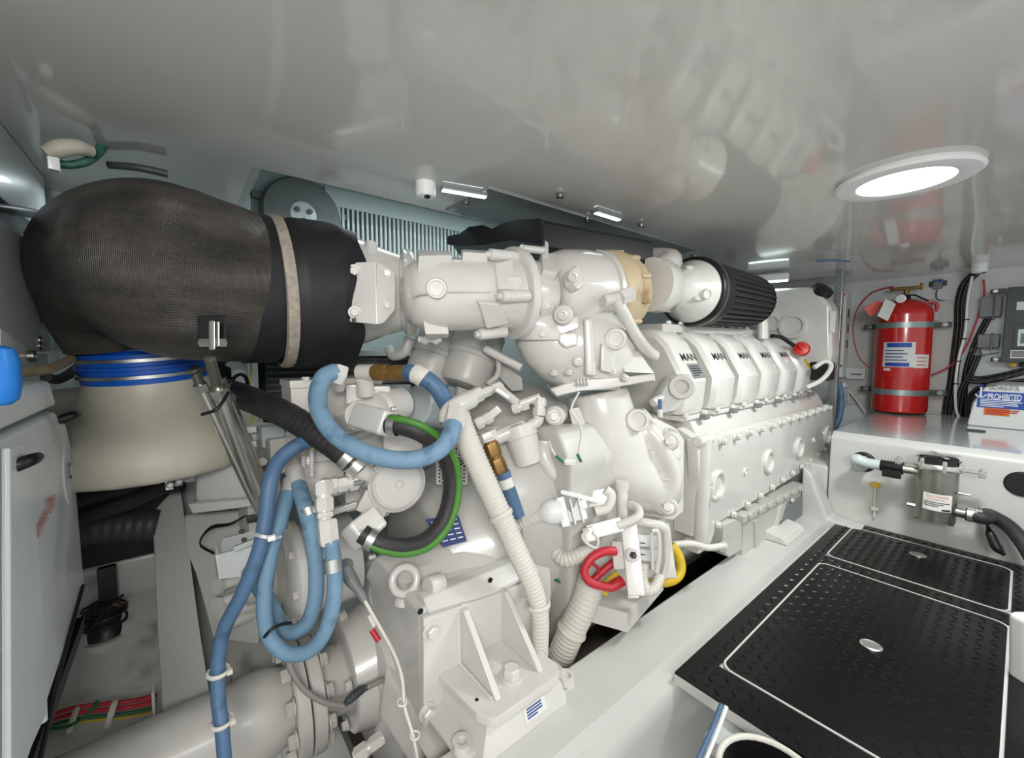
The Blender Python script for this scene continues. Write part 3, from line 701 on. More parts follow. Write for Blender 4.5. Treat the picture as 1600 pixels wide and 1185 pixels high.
q = V(ST.x-.02, ST.y+SR, sz(800)); MB().cyl(q-Y_*.01, q+Y_*.025, .011, seg=6).build('drain_plug', M['steel'], t)
for sgn in (1, -1): MB().box(V(ST.x, ST.y+sgn*SR*.8, z0-.006), (.03, .02, .02), None, .002).build('foot', M['steelr'], t)
MB().box2((ST.x+SR*.8, ST.y-.03, z0+.02), (3.0, ST.y+.03, z1-.02), .002).build('wall_bracket', M['steelr'], t)
p1 = V(ST.x, ST.y+SR+.05, sz(745))
tag(MB().tube([p1+Y_*.0, p1+Y_*.04, p1+Y_*.09], .029, rib=(.012, .07)).build('hose_coupling', M['black']), 'black rubber coupling between white elbow pipe and strainer inlet', 'coupling')
MBt = MB(); w0 = P(1349, 722, X=3.0)
tag(MBt.tube([p1+Y_*.085, p1+Y_*.15, p1+V(.0, .19, .01), w0+V(-.06, -.0, -.01), w0+V(.02, .0, .01)], [.026, .027, .03, .033, .033], n=8, seg=20).build('elbow_pipe', M['pvc']), 'white plastic elbow pipe coming out of the locker front', 'pipe')
MB().torus(w0, X_, .045, .012, 28).build('pipe_grommet', M['black']); tag(bpy.data.objects['pipe_grommet'], 'black ring around the white elbow pipe in the locker front', 'grommet')
MB().box(p1+V(-.03, .04, -.03), (.012, .075, .04), None, .004).build('clamp_plate', M['black'], None); tag(bpy.data.objects['clamp_plate'], 'small black clamp plate hanging on the rubber coupling', 'clamp')
h = thing('drain_hose', 'thick black hose from the strainer outlet to the right picture edge', 'hose', oq)
hp = [oq-Y_*.03, oq-Y_*.09, P(1545, 805, d=1.95), P(1575, 822, d=1.88), P(1600, 850, d=1.8), P(1625, 890, d=1.72)]
MB().tube(hp, .030, seg=16).build('tube', M['rubber'], h)
for k in range(2): inst('clamp', 'hose_clamp', M['steel'], h, oq-Y_*(.045+.024*k), Y_, .031)
MB().lathe([(.05, 0), (.058, -.004), (.05, -.012)], P(1598, 757, X=3.0), X_, 28).build('hole_ring', M['black']); tag(bpy.data.objects['hole_ring'], 'black round cable hole in the locker front at the right edge', 'hole')
MB().lathe([(.0, -.002), (.05, -.002), (.05, .0), (.0, .0)], P(1598, 757, X=3.0), X_, 28).build('hole_back', M['dark'], bpy.data.objects['hole_ring'])
tag(MB().ptube([(1597, 760, 2.06), (1601, 790, 2.0), (1603, 830, 1.95)], 4).build('cable', M['greycable']), 'grey cable hanging from the round hole at the right edge', 'cable')
tag(MB().ptube([(1510, 742, 2.05), (1518, 758, 2.05), (1526, 780, 2.03), (1532, 800, 2.0)], 2.4).build('cable', M['greycable']), 'thin grey tube running down right of the strainer', 'cable')
t = thing('cable_connector', 'black two part cable connector lying under the strainer hose', 'connector', P(1553, 850, d=1.9))
cp = [P(1543, 822, d=1.93), P(1549, 838, d=1.91), P(1558, 856, d=1.89), P(1570, 868, d=1.87)]
MB().tube(cp, [.006, .018, .02, .008]).build('plug', M['black'], t); MB().tube([P(1535, 808, d=1.95), cp[0]], .005).build('lead', M['black'], t)
t = thing('drain_tube', 'thin pale tube with yellow clip below the white elbow pipe', 'tube', P(1367, 780, X=2.99))
MB().tube([P(1368, 752, X=2.99), P(1367, 780, X=2.99), P(1366, 808, X=2.99)], .007).build('tube', M['conduit'], t)
MB().box(P(1368, 758, X=2.985), (.02, .04, .025), None, .004).build('clip', M['yellow'], t); MB().box(P(1367, 795, X=2.985), (.02, .035, .02), None, .004).build('clip', M['conduit'], t)

t = thing('plastic_case', 'white rounded plastic case cut by the right edge on the deck plate', 'case', P(1603, 1020, d=1.25))
p = P(1612, 1015, d=1.25); MB().box(p, (.09, .06, .21), [RGT, FWD, UPV], .02, 3).build('body', M['white'], t); MB().box(p-UPV*.02-FWD*.03, (.07, .01, .16), [RGT, FWD, UPV], .004).build('lid', M['white'], t)
# ================================================================== engine
en = thing('marine_engine', 'large white painted twelve cylinder marine diesel engine on the engine bed', 'engine', (2.2, 1.4, 0))
PA = M['paint']; PB = M['paint2']
def axis(mb, A, B, prof, seg=40, sq=1.0):
    """lathe from pixel point A to B, prof = [(fraction, radius in px)]"""
    a, b = P(*A), P(*B); L = (b-a).length
    return mb.lathe([(max(r, .01)*(A[2]+(B[2]-A[2])*t)/FPX, t*L) for t, r in prof], a, b-a, seg, sq=sq)
def pcyl(mb, A, B, rpx, seg=20, bev=0.):
    return mb.cyl(P(*A), P(*B), S(A[0], A[1], A[2], rpx), S(B[0], B[1], B[2], rpx), seg, bev)
def fitting(parent, A, B, rpx, name='fitting', m_=None, hexn=6):
    """pipe union: two hexagon nuts on a round body"""
    a, b = P(*A), P(*B); r = S(*A, rpx); L = (b-a).length; mb = MB()
    mb.lathe([(r*.82, 0), (r*.82, L)], a, b-a, 18)
    o = mb.build(name, m_ or PA, parent)
    nb = MB(); nb.lathe([(r*.96, L*.05), (r*1.06, L*.1), (r*1.06, L*.4), (r*.96, L*.45)], a, b-a, hexn); nb.build('hex_nut', m_ or PA, o) if (parent and parent.type == 'EMPTY') or parent is None else nb.build('hex_nut', m_ or PA, parent)
    nb = MB(); nb.lathe([(r*.9, L*.55), (r*1.0, L*.6), (r*1.0, L*.92), (r*.9, L*.98)], a, b-a, hexn); nb.build('hex_nut', m_ or PA, o) if (parent and parent.type == 'EMPTY') or parent is None else nb.build('hex_nut', m_ or PA, parent)
    return o
# block, heads and V
MB().prism([V(1.0, .93, .05), V(1.0, .93, .6), V(1.0, 1.0, .72), V(1.0, 1.9, .72), V(1.0, 1.9, .0), V(1.0, 1.6, -.25), V(1.0, 1.15, -.25)], V(2.45, 0, 0), .02).build('cylinder_block', PB, en)
MB().prism([V(1.72, .835, .585), V(1.72, .855, .60), V(1.72, .90, .685), V(1.72, .95, .715), V(1.72, 1.3, .72), V(1.72, 1.3, .2), V(1.72, .86, .2)], V(1.76, 0, 0), .006).build('ledge', PA, en)
# side cover with ports
SY = .82
def A_(px, py, y=SY): return P(px, py, Y=y)
sc_ = MB().prism([A_(1100, 688), A_(1301, 636), A_(1303, 708), A_(1122, 818), A_(1110, 852), A_(1096, 856), A_(1090, 690)], V(0, .05, 0), .006).build('side_cover', PA, en)
b0, b1 = A_(1126, 691), A_(1293, 638); 
for k in range(12):
    q = b0.lerp(b1, k/11)
    lug = MB().box(q+V(0, .012, .005), (.055, .045, .036), None, .012).build('cover_lug', PA, en)
    bolt(lug, q+V(0, -.012, .005), -Y_, .0125)
lowz = []
b0, b1 = A_(1120, 819), A_(1298, 695)
for k in range(12):
    q = b0.lerp(b1, k/11)
    MB().box(q+V(0, .02, .0), (.05, .04, .04), None, .012).build('cover_lug', PA, en)
    bolt(sc_, q+V(0, -.003, -.004), -Y_, .014)
for px, py in ((1121, 757.6), (1200.5, 721.5), (1248, 700.4), (1292, 680.7)):
    q = A_(px, py); MB().lathe([(.066, -.01), (.064, .010), (.058, .014), (.048, .012), (.044, -.002), (.0, -.004)], q, -Y_, 36).build('port_plug', PA, sc_)
for px, py in ((1164, 737), (1271, 688)): inst('boss', 'small_plug', PA, sc_, A_(px, py), -Y_, .016)
# upper ridge along the cover
MB().tube([A_(1112, 689)+V(0, .02, .008), A_(1298, 636)+V(0, .02, .008)], .012, n=2, spl=False).build('cover_ridge', PA, sc_)
pl_ = MB(); q0, q1 = A_(1095, 852), A_(1093, 690); q1 = V(q0.x, q1.y, q1.z)
pl_.cyl(q0-Z_*.01, q1+Z_*.015, .030, bev=.008); pl_.cyl(q1+Z_*.0+V(-.06, 0, 0), q1+V(.05, 0, 0), .022, bev=.004); pl_.box(q0+V(.0, .02, -.0), (.09, .07, .05), None, .01)
pl_.build('corner_pillar', PA, en)
q = A_(1101, 768)+V(0, -.03, 0); MB().box(q, (.02, .02, .05), None, .005).build('clip', PA, en); bolt(en, q+V(.0, -.01, -.02), -Y_, .010)
MB().prism([V(1.66, .84, .2), V(1.66, .84, .62), V(1.66, .93, .66), V(1.66, .93, .2)], V(.06, 0, 0), .006).build('end_frame', PA, en)
# valve covers
def vc_prof(x): return [V(x, .945, .70), V(x, .90, .715), V(x, .883, .75), V(x, .872, .862), V(x, .965, 1.025), V(x, 1.02, 1.075), V(x, 1.10, 1.095), V(x, 1.22, 1.09), V(x, 1.3, .95), V(x, 1.3, .70)]
fd = V(0, .093, .163).normalized()      # up along the sloped face
for k in range(6):
    xc = 1.735+.287*k
    mb = MB(); half = .098
    # rings across X: narrower at the shoulders so that the flanks are rounded
    rings = []
    for x, s_ in ((-half, .86), (-half*.86, .95), (-half*.6, 1.0), (half*.6, 1.0), (half*.86, .95), (half, .86)):
        c = V(0, 1.12, .88); rings.append([V(xc+x, c.y+(p.y-c.y)*s_, c.z+(p.z-c.z)*(s_ if p.z > .8 else s_**.3)) for p in vc_prof(0)])
    mb.loft(rings)
    o = mb.build('valve_cover', PA, en, ang=30)
    MB().box2((xc-.105, .885, .692), (xc+.105, 1.2, .712), .006).build('cover_flange', PA, o)
    for sx in (-.085, .075):
        bolt(o, V(xc+sx, .885, .712), Z_, .013)
    MB().box(V(xc+.06, .872, .70), (.045, .03, .025), None, .006).build('clamp_foot', M['grey'], o)
    if k < 5: text('MAN', 'lettering', M['inkb'], o, V(xc-.055, .872, .862)+fd*.098, X_, fd, .125, .036, lift=.0015, bold=.008)
    if k == 0:
        c00 = V(xc-.035, .872, .862)+fd*.012; plate(o, 'data_plate', M['grey'], c00, X_, fd, .095, .07, .003, label='grey data plate')
        lines(o, M['inkb'], c00+X_*.008+fd*.008, X_, fd, .08, .054, 5, lift=.004, gap=.6)
    if k == 5: plate(o, 'label', M['yellow'], V(xc+.0, .872, .862)+fd*.01, X_, fd, .06, .07, .003, label='yellow label')
# lifting eye on the first cover
c = P(1066, 604, 1.66); n = toward(c); n = V(n.x*1.2, n.y*.9, 0).normalized()
u_, v_, w_ = basis(n)
eye = MB().lathe([(.026, .0), (.026, .018), (.03, .022), (.046, .022), (.05, .014), (.05, -.03), (.026, -.03)], c, n, 32).build('lifting_eye', PA, en)
MB().prism([P(1050, 588, 1.68), P(1078, 590, 1.68), P(1085, 612, 1.69), P(1056, 642, 1.7), P(1030, 648, 1.7), P(1028, 625, 1.7)], V(.03, .05, 0), .008).build('eye_arm', PA, eye)
MB().cyl(c-n*.012, c-n*.010, .028).build('eye_hole', PB, eye)
pcyl(MB(), (1032, 645, 1.6), (1031, 624, 1.6), 3.2).build('sensor', M['blued'], en)
pcyl(MB(), (1032, 652, 1.6), (1031, 640, 1.6), 4.5, 6).build('sensor_nut', PA, en)
pcyl(MB(), (1020, 630, 1.66), (1034, 622, 1.68), 7).build('pipe_stub', PA, en)
# plates and studs in the V beneath the filter
MB().box2((1.75, 1.06, 1.075), (2.85, 1.3, 1.118), .01).build('valley_plate', PB, en)
for k in range(9): bolt(en, V(1.82+.11*k, 1.075, 1.118), Z_, .012)
MB().tube([P(1175, 490, 2.5), P(1190, 500, 2.5), P(1192, 530, 2.5)], .03).build('breather_pipe', PA, en)
# air filter
fc = V(1.95, 1.035, 1.275)
af = MB(); n = 136; rings = []
for x, r in ((.10, .160), (.62, .150), (.68, .142)):
    rings.append([fc+V(x, math.cos(2*math.pi*k/n)*r*(1 if (k//2) % 2 else .90), math.sin(2*math.pi*k/n)*r*(1 if (k//2) % 2 else .90)) for k in range(n)])
af.loft(rings); flt = af.build('air_filter', M['filter'], en, ang=15, wn=False, label='black pleated cone air filter')
MB().lathe([(.11, -.01), (.162, -.01), (.168, .0), (.168, .03), (.160, .036), (.164, .045), (.164, .075), (.158, .082), (.162, .09), (.160, .12)], fc, X_, 56).build('collar', M['black'], flt)
MB().lathe([(.143, .67), (.130, .70), (.02, .715)], fc, X_, 40).build('end_cap', M['black'], flt)
MB().lathe([(.1635, .012), (.1695, .012), (.1695, .026), (.1635, .026)], fc, X_, 56, cap=False).build('hose_clamp', M['steelr'], flt)
MB().box(fc+V(.02, .0, .172), (.05, .03, .014), None, .003).build('clamp_screw', M['steelr'], flt)
nk = MB().lathe([(.115, -.36), (.118, -.28), (.09, -.24), (.085, -.17), (.10, -.12), (.148, -.02), (.150, .0), (.0, .002)], fc, X_, 48).build('intake_neck', PA, en)
inst('boss', 'port_plug', PA, nk, fc+V(-.09, -.12, -.03), V(-.5, -1, -.1), .022)
for k in range(4):
    a = k*1.57+.5; MB().box(fc+V(-.08, math.cos(a)*.105, math.sin(a)*.105), (.12, .02, .02), None, .006).build('rib', PA, nk)
MB().tube([fc+V(-.30, .02, .06), fc+V(-.2, .0, .12), fc+V(-.2, .14, .15)], .055).build('crossover_pipe', PB, en)
# heat shield tray
zt0 = 1.47
K = P(848, 343, Z=zt0); Rr = P(1022, 377, Z=zt0); 
Lf = P(703, 372, Z=zt0)
top = [K, Rr, V(Rr.x+.02, Rr.y+.06, zt0), V(Rr.x+.02, 1.8, zt0), V(1.12, 1.8, zt0), Lf]
hs = MB().prism(top, V(0, 0, -.02), .008).build('heat_shield', M['shield'], en, label='black heat shield tray')
wn = (Rr-K).cross(Z_).normalized()
MB().prism([K, Rr, Rr-Z_*.104, K-Z_*.096], wn*-.015, .007).build('front_wall', M['shield'], hs)
pl2 = (K, (Lf-K).cross(Z_).normalized())
def Q(px, py): return P(px, py, pl=pl2)
MB().prism([K+V(0, 0, 0), Q(852, 384), Q(800, 377), Q(755, 385), Q(722, 386), Q(702, 383), Q(703, 370), Q(722, 366), Q(736, 356), Q(758, 353), Q(772, 359), Q(790, 350), Q(812, 345)], pl2[1]*-.018, .004).build('side_wall', M['shield'], hs)
MB().box2((Rr.x, Rr.y+.03, zt0-.1), (Rr.x+.02, 1.8, zt0), .006).build('end_wall', M['shield'], hs)
# turbocharger, from the outlet (left) to the compressor (right)
tb = MB(); axis(tb, (512, 456, 1.44), (640, 459, 1.49), [(0, 88), (.12, 92), (.2, 90), (.75, 64), (.9, 58), (.93, 62), (1, 62)], 48); oc = tb.build('outlet_cone', PA, en)
tb = MB(); a, b = P(630, 459, 1.48), P(648, 459, 1.49); tb.lathe([(.145, 0), (.156, .008), (.15, .018), (.157, .030), (.146, .04)], a, b-a, 48, cap=False); vb = tb.build('vee_band', PA, en)
for px in (663, 680): bolt(vb, P(px, 531, 1.38), V(.2, -.6, -.6), .012)
pcyl(MB(), (654, 531, 1.38), (690, 530, 1.38), 5).build('band_screw', PA, vb)
TA, TB = V(.945, 1.18, 1.197), V(1.58, 1.09, 1.245); td_ = (TB-TA).normalized()
def turbo(prof, seg=56): return MB().lathe([(r, t) for t, r in prof], TA, td_, seg)
th = turbo([(-.395, .02), (-.39, .06), (-.375, .092), (-.34, .112), (-.29, .119), (-.10, .121), (-.05, .128), (0, .134)]).build('turbine_housing', PA, en)
tf = turbo([(-.012, .150), (-.006, .163), (.0, .166), (.018, .166), (.024, .16), (.03, .14)]).build('turbine_flange', PA, en)
def on(px, py, r=.12):      # nearest point of the housing surface along a pixel ray
    d0 = 1.0; best = None
    for i in range(400):
        p = P(px, py, 1.0+i*.002); q = p-TA; t = q.dot(td_); dist = (q-td_*t).length
        if dist <= r: return p
        if best is None or dist < best[0]: best = (dist, p)
    return best[1]
q = on(682, 451); inst('boss', 'port_plug', PA, th, q, toward(q)+V(-.2, -.3, 0), .029)
def pad(parent, pts, r, lift, name='pad', bev=.006):
    ps = [on(x, y, r) for x, y in pts]; c = sum(ps, V(0, 0, 0))/len(ps); t = (c-TA).dot(td_); n = (c-TA-td_*t).normalized()
    h = max((p-c).dot(n) for p in ps)
    ps = [p+n*(h+lift-(p-c).dot(n)) for p in ps]
    return MB().prism(ps, -n*(lift+h*2+.03), bev).build(name, PA, parent)
pad(th, [(653, 398), (706, 398), (706, 410), (653, 414)], .118, .012); pad(th, [(662, 509), (700, 511), (700, 524), (664, 521)], .118, .01); pad(th, [(720, 395), (762, 397), (762, 410), (722, 408)], .12, .012)
for px, py in ((767, 401), (784, 463), (750, 520)):
    q = on(px, py, .135); c = q-TA; n = (c-td_*c.dot(td_)).normalized(); q2 = q-td_*.0+n*.006
    o = MB().cyl(q2-td_*.005, q2+td_*.10-n*.004, .020).build('bolt_boss', PA, th); bolt(o, q2-td_*.005, -td_, .0125)
for pts in ([(772, 412), (800, 407), (802, 455), (776, 455)], [(792, 432), (815, 430), (820, 470), (792, 470)], [(745, 470), (778, 472), (796, 505), (758, 512)]):
    pad(th, pts, .13, .006, 'web', .008)
MB().tube([on(x, 459+.004*(x-660), .1195) for x in (645, 660, 668)], .003, n=2).build('seam', PB, th); MB().tube([on(x, 457, .1195) for x in (700, 730, 765)], .003, n=2).build('seam', PB, th)
# outlet bracket plate with slotted bolts
br = MB().prism([P(541, 410, 1.26), P(588, 408, 1.25), P(590, 508, 1.25), P(543, 503, 1.26)], V(.02, .03, 0), .006).build('outlet_bracket', PA, en)
MB().prism([P(588, 408, 1.25), P(614, 421, 1.29), P(618, 428, 1.3), P(618, 484, 1.3), P(600, 505, 1.27), P(589, 508, 1.25)], V(.015, .03, 0), .005).build('bent_flange', PA, br)
for py in (423, 488):
    q = P(553, py+4, 1.255); MB().box(q, (.012, .006, .05), [RGT, -toward(q), UPV], .002).build('slot', M['dgrey'], br); bolt(br, P(554, py, 1.253), toward(q), .014)
for py in (428, 478): bolt(br, P(604, py, 1.275), toward(q), .009)
pcyl(MB(), (578, 408, 1.36), (580, 382, 1.38), 11).build('outlet_boss', PA, oc)
# bearing section, compressor
bh = turbo([(.02, .135), (.035, .124), (.10, .122), (.135, .116), (.14, .10)]).build('bearing_housing', PA, en)
pad(bh, [(842, 402), (872, 402), (878, 420), (866, 440), (844, 432)], .124, .014, bev=.01); pad(bh, [(840, 470), (866, 478), (866, 498), (842, 500)], .124, .014, bev=.01)
q = on(853, 475, .13); inst('boss', 'port_plug', PA, bh, q, toward(q), .018); q = on(833, 419, .135); bolt(bh, q, toward(q), .012)
pcyl(MB(), (815, 388, 1.42), (850, 392, 1.5), 6).build('oil_pipe', PA, en); pcyl(MB(), (852, 402, 1.48), (852, 380, 1.52), 5, 4).build('bracket_strut', PA, en)
cp_ = turbo([(.15, .09), (.155, .125), (.175, .150), (.22, .166), (.30, .170), (.37, .168), (.385, .160), (.387, .172), (.405, .172), (.41, .16)]).build('compressor_housing', PA, en)
pad(cp_, [(888, 424), (899, 416), (909, 426), (909, 447), (898, 456), (890, 442)], .165, .012, bev=.008)
for px, py in ((897, 433), (880, 492)):
    q = on(px, py, .172); n = (toward(q)+V(-.35, -.1, .0)).normalized()
    if py > 480: MB().cyl(q-n*.05, q+n*.006, .034, bev=.006).build('pad', PA, cp_)
    inst('socket', 'socket_bolt', PA, cp_, q+n*.006, n, .015)
tr = turbo([(.41, .150), (.415, .166), (.43, .174), (.49, .174), (.50, .166), (.54, .164), (.57, .15), (.60, .12), (.61, .08)]).build('compressor_ring', M['tan'], en, label='heat stained tan ring')
u_, v_, w_ = basis(td_)
for a in range(11):
    an = a*.571; e = u_*math.cos(an)+v_*math.sin(an); MB().box(TA+td_*.52+e*.166, (.05, .018, .022), [td_, e.cross(td_), e], .005).build('rib', M['tan'], tr)
# coolant tee and pipe in front of the tan ring
te = pcyl(MB(), (943, 470, 1.44), (984, 460, 1.46), 10.5, 24, .004).build('coolant_tee', PA, en); pcyl(MB(), (968, 466, 1.438), (986, 459, 1.458), 13, 6).build('hex_nut', PA, te)
MB().ptube([(964, 470, 1.45), (975, 490, 1.46), (994, 525, 1.5), (1012, 548, 1.58), (1022, 556, 1.62)], 9.5, seg=16).build('coolant_pipe', PA, en)
# riser between compressor and exhaust manifold
def slabs(rows, seg=36, sq=2.6):
    """loft of rounded horizontal sections: (px, py, d, half width px, half depth m)"""
    rings = []
    f = V(FWD.x, FWD.y, 0).normalized()
    for px, py, d, hw, hd_ in rows:
        c = P(px, py, d); w_ = hw*d/FPX; ring = []
        for k in range(seg):
            a = 2*math.pi*k/seg; ca, sa = math.cos(a), math.sin(a)
            ring.append(c+RGT*(math.copysign(abs(ca)**(2/sq), ca)*w_)+f*(math.copysign(abs(sa)**(2/sq), sa)*hd_))
        rings.append(ring)
    return MB().loft(rings)
ri = slabs([(905, 488, 1.62, 60, .10), (900, 500, 1.62, 84, .13), (896, 516, 1.62, 92, .145), (898, 540, 1.62, 92, .15), (902, 565, 1.62, 84, .14), (908, 585, 1.62, 70, .12), (915, 606, 1.62, 52, .10)]).build('exhaust_riser', PA, en, ang=60)
slabs([(842, 478, 1.53, 26, .05), (838, 494, 1.52, 32, .07), (842, 512, 1.53, 36, .08), (856, 532, 1.56, 44, .1)]).build('scroll_foot', PA, en, ang=60)
MB().prism([P(835, 500, 1.47), P(905, 492, 1.465), P(908, 512, 1.46), P(885, 520, 1.455), P(845, 528, 1.47)], V(.06, .08, 0), .012).build('riser_flange', PA, ri)
MB().prism([P(872, 520, 1.458), P(904, 518, 1.455), P(904, 540, 1.455), P(884, 545, 1.455), P(872, 536, 1.458)], V(.06, .08, 0), .01).build('cast_pad', PA, ri)
MB().prism([P(940, 535, 1.455), P(962, 560, 1.46), P(962, 585, 1.46), P(938, 580, 1.455)], V(.05, .08, 0), .01).build('cast_pad', PA, ri)
bolt(ri, P(848, 522, 1.465), toward(P(848, 522, 1.465)), .013)
mb = MB(); mb.prism([P(912, 497, 1.455), P(927, 496, 1.455), P(933, 588, 1.455), P(915, 588, 1.455)], V(.05, .06, 0), .012); mb.build('rib', PA, ri)
inst('boss', 'port_plug', PA, ri, P(962, 530, 1.478), toward(P(960, 530, 1.5)), .036)
inst('socket', 'socket_bolt', PA, ri, P(903, 565, 1.465), toward(P(903, 565, 1.5)), .013)
inst('stud', 'stud', PA, ri, P(849, 527, 1.53), toward(P(849, 527, 1.5)), .02)
MB().prism([P(912, 498, 1.5), P(975, 486, 1.53), P(978, 494, 1.53), P(914, 508, 1.5)], V(.06, .08, 0), .004).build('gasket', M['zinc'], ri)
# flange plate below the riser
fl = MB().prism([P(858, 608, 1.54), P(905, 592, 1.5), P(975, 590, 1.49), P(1024, 584, 1.53), P(1025, 597, 1.53), P(950, 607, 1.49), P(905, 612, 1.5), P(870, 622, 1.54)], V(.1, .13, .0), .008).build('manifold_flange', PA, en)
MB().prism([P(976, 582, 1.50), P(1024, 584, 1.54), P(985, 530, 1.6), P(965, 528, 1.58)], V(.02, .04, .0), .006).build('gusset', PA, fl)
for px, py in ((865, 584), (888, 583), (925, 573), (957, 582), (976, 592)): bolt(fl, P(px, py, 1.47), V(-.2, -.4, 1), .012)
for k in range(4): inst('tie', 'spring_coil', PA, fl, P(902+5*k, 597, 1.465), V(.8, -.6, .1), .013)
# exhaust manifold elbow (smooth casting)
mb = MB()
mb.tube([P(*a) for a in ((932, 612, 1.66), (940, 650, 1.66), (954, 700, 1.66), (978, 742, 1.67), (1010, 758, 1.70), (1040, 755, 1.75))], [S(0+950, 650, 1.6, r) for r in (50, 54, 57, 56, 50, 42)], seg=24)
mb.tube([P(*a) for a in ((980, 655, 1.68), (1008, 690, 1.69), (1040, 715, 1.72))], [S(1000, 690, 1.66, r) for r in (34, 36, 36)], seg=20)
mb.tube([P(*a) for a in ((902, 650, 1.64), (915, 690, 1.62), (930, 725, 1.61))], [S(920, 690, 1.6, r) for r in (26, 30, 30)], seg=20)
mb.tube([P(*a) for a in ((1012, 668, 1.62), (1034, 700, 1.60), (1052, 745, 1.60), (1046, 775, 1.60), (1025, 800, 1.61))], [S(1020, 690, 1.6, r) for r in (15, 15, 15, 14, 12)], seg=20)
mb.box(P(940, 742, 1.54), (.09, .06, .06)); mb.box(P(905, 745, 1.54), (.09, .06, .05))
em = cast(mb.build('exhaust_manifold', PA, en), .011, 7)
mf = MB().prism([P(1022, 652, 1.64), P(1058, 670, 1.68), P(1070, 688, 1.69), P(1069, 800, 1.69), P(1052, 814, 1.67), P(1005, 806, 1.62), P(1012, 730, 1.63)], V(.012, .03, .0), .008).build('manifold_end_plate', PA, en)
for px, py, d_, r in ((995, 657, 1.555, .040), (935, 715, 1.515, .034), (1040, 735, 1.60, .040)):
    q = P(px, py, d_); inst('boss', 'port_plug', PA, em, q, toward(q)+V(.25, -.1, 0), r)
for px, py, d_ in ((1046, 690, 1.575), (1043, 793, 1.575), (866, 651, 1.5)):
    q = P(px, py, d_); o = MB().cyl(q, q+V(.08, .05, 0), .038, bev=.006).build('bolt_boss', PA, en); bolt(o, q, toward(q), .018)
# drain pipes below the manifold
MB().ptube([(972, 755, 1.5), (972, 785, 1.49), (972, 815, 1.48)], 9, n=2).build('drain_pipe', PA, en); pcyl(MB(), (972, 752, 1.5), (972, 765, 1.5), 11).build('pipe_collar', PA, en)
MB().ptube([(925, 745, 1.54), (926, 775, 1.55)], 9, n=2).build('drain_pipe', PA, en)
# bell housing and rear gear case
tb = MB(); tb.lathe([(.30, 0), (.42, .02), (.47, .10), (.52, .25), (.52, .36)], V(.86, 1.45, .33), X_, 64); bell = tb.build('bell_housing', PB, en)
for px, py in ((727, 705), (706, 735), (842, 860)):
    q = P(px, py, 1.42 if px < 800 else 1.45); n = toward(q)
    mb = MB()
    for i in range(9):
        for j in range(7):
            c = q+RGT*((i-4)*.0105)+UPV*((j-3)*.0125-(i % 2)*.006); mb.cyl(c, c+n*.0015, .0036, seg=6)
    o = mb.build('perforation', M['dark'], bell); o['kind'] = 'stuff'
    pt = MB().box(q-n*.004, (.11, .10, .006), [RGT, UPV, n], .004).build('perforated_guard', PA, bell)
# curved brackets in front of the bell housing
MB().ptube([(852, 690, 1.48), (850, 712, 1.47), (862, 735, 1.46), (880, 752, 1.46), (884, 790, 1.47), (884, 812, 1.48)], [11, 14, 13, 10, 8, 8], seg=14).build('pipe_bracket', PA, en)
MB().prism([P(868, 720, 1.55), P(905, 710, 1.55), P(905, 780, 1.55), P(880, 790, 1.55)], V(.02, .04, 0), .008).build('bracket_plate', PA, en)
MB().prism([P(888, 640, 1.53), P(905, 636, 1.53), P(928, 700, 1.53), P(915, 742, 1.53), P(905, 715, 1.53)], V(.03, .03, 0), .006).build('bracket_plate', PA, en)
bolt(en, P(874, 758, 1.46), toward(P(874, 758, 1.46)), .016); bolt(en, P(838, 815, 1.5), toward(P(838, 815, 1.5)), .016)
MB().box(P(790, 760, 1.56), (.26, .05, .46), [RGT, -toward(P(790, 760, 1.56)), UPV], .02).build('gear_case_rib', PB, en)
MB().box(P(800, 720, 1.50), (.10, .05, .08), [RGT, -toward(P(790, 760, 1.56)), UPV], .012).build('gear_case_boss', PB, en)
# fuel filters
for (A, B, r, nm) in (((664, 600, 1.72), (694, 522, 1.78), 37, 0), ((722, 606, 1.70), (750, 522, 1.76), 41, 1)):
    tb = MB(); axis(tb, A, B, [(0, r*.5), (.03, r*.86), (.1, r*.96), (.48, r), (.5, r*1.06), (.58, r*1.06), (.6, r*1.0), (.66, r*1.05), (.75, r*1.05), (.76, r), (1, r)], 40); ff = tb.build('fuel_filter', PB, en)
    a, b = P(*A), P(*B); pcyl(MB(), (A[0]-4, A[1]+12, A[2]), A, 9).build('drain_knob', PB, ff)
MB().box(P(722, 520, 1.78), (.34, .1, .08), [RGT, FWD, UPV], .015).build('filter_head', PB, en)
MB().ptube([(758, 545, 1.6), (785, 560, 1.58), (815, 575, 1.56)], 6.5).build('fuel_pipe', PA, en); MB().ptube([(779, 560, 1.62), (778, 585, 1.6), (762, 600, 1.6)], 4.5).build('fuel_pipe', PB, en); MB().ptube([(640, 528, 1.6), (632, 550, 1.6), (615, 556, 1.62), (608, 545, 1.64)], 8).build('fuel_pipe', PB, en)
MB().prism([P(785, 565, 1.66), P(815, 590, 1.62), P(818, 610, 1.62), P(800, 612, 1.63), P(780, 590, 1.66)], V(.02, .04, 0), .005).build('lever_bracket', PB, en)
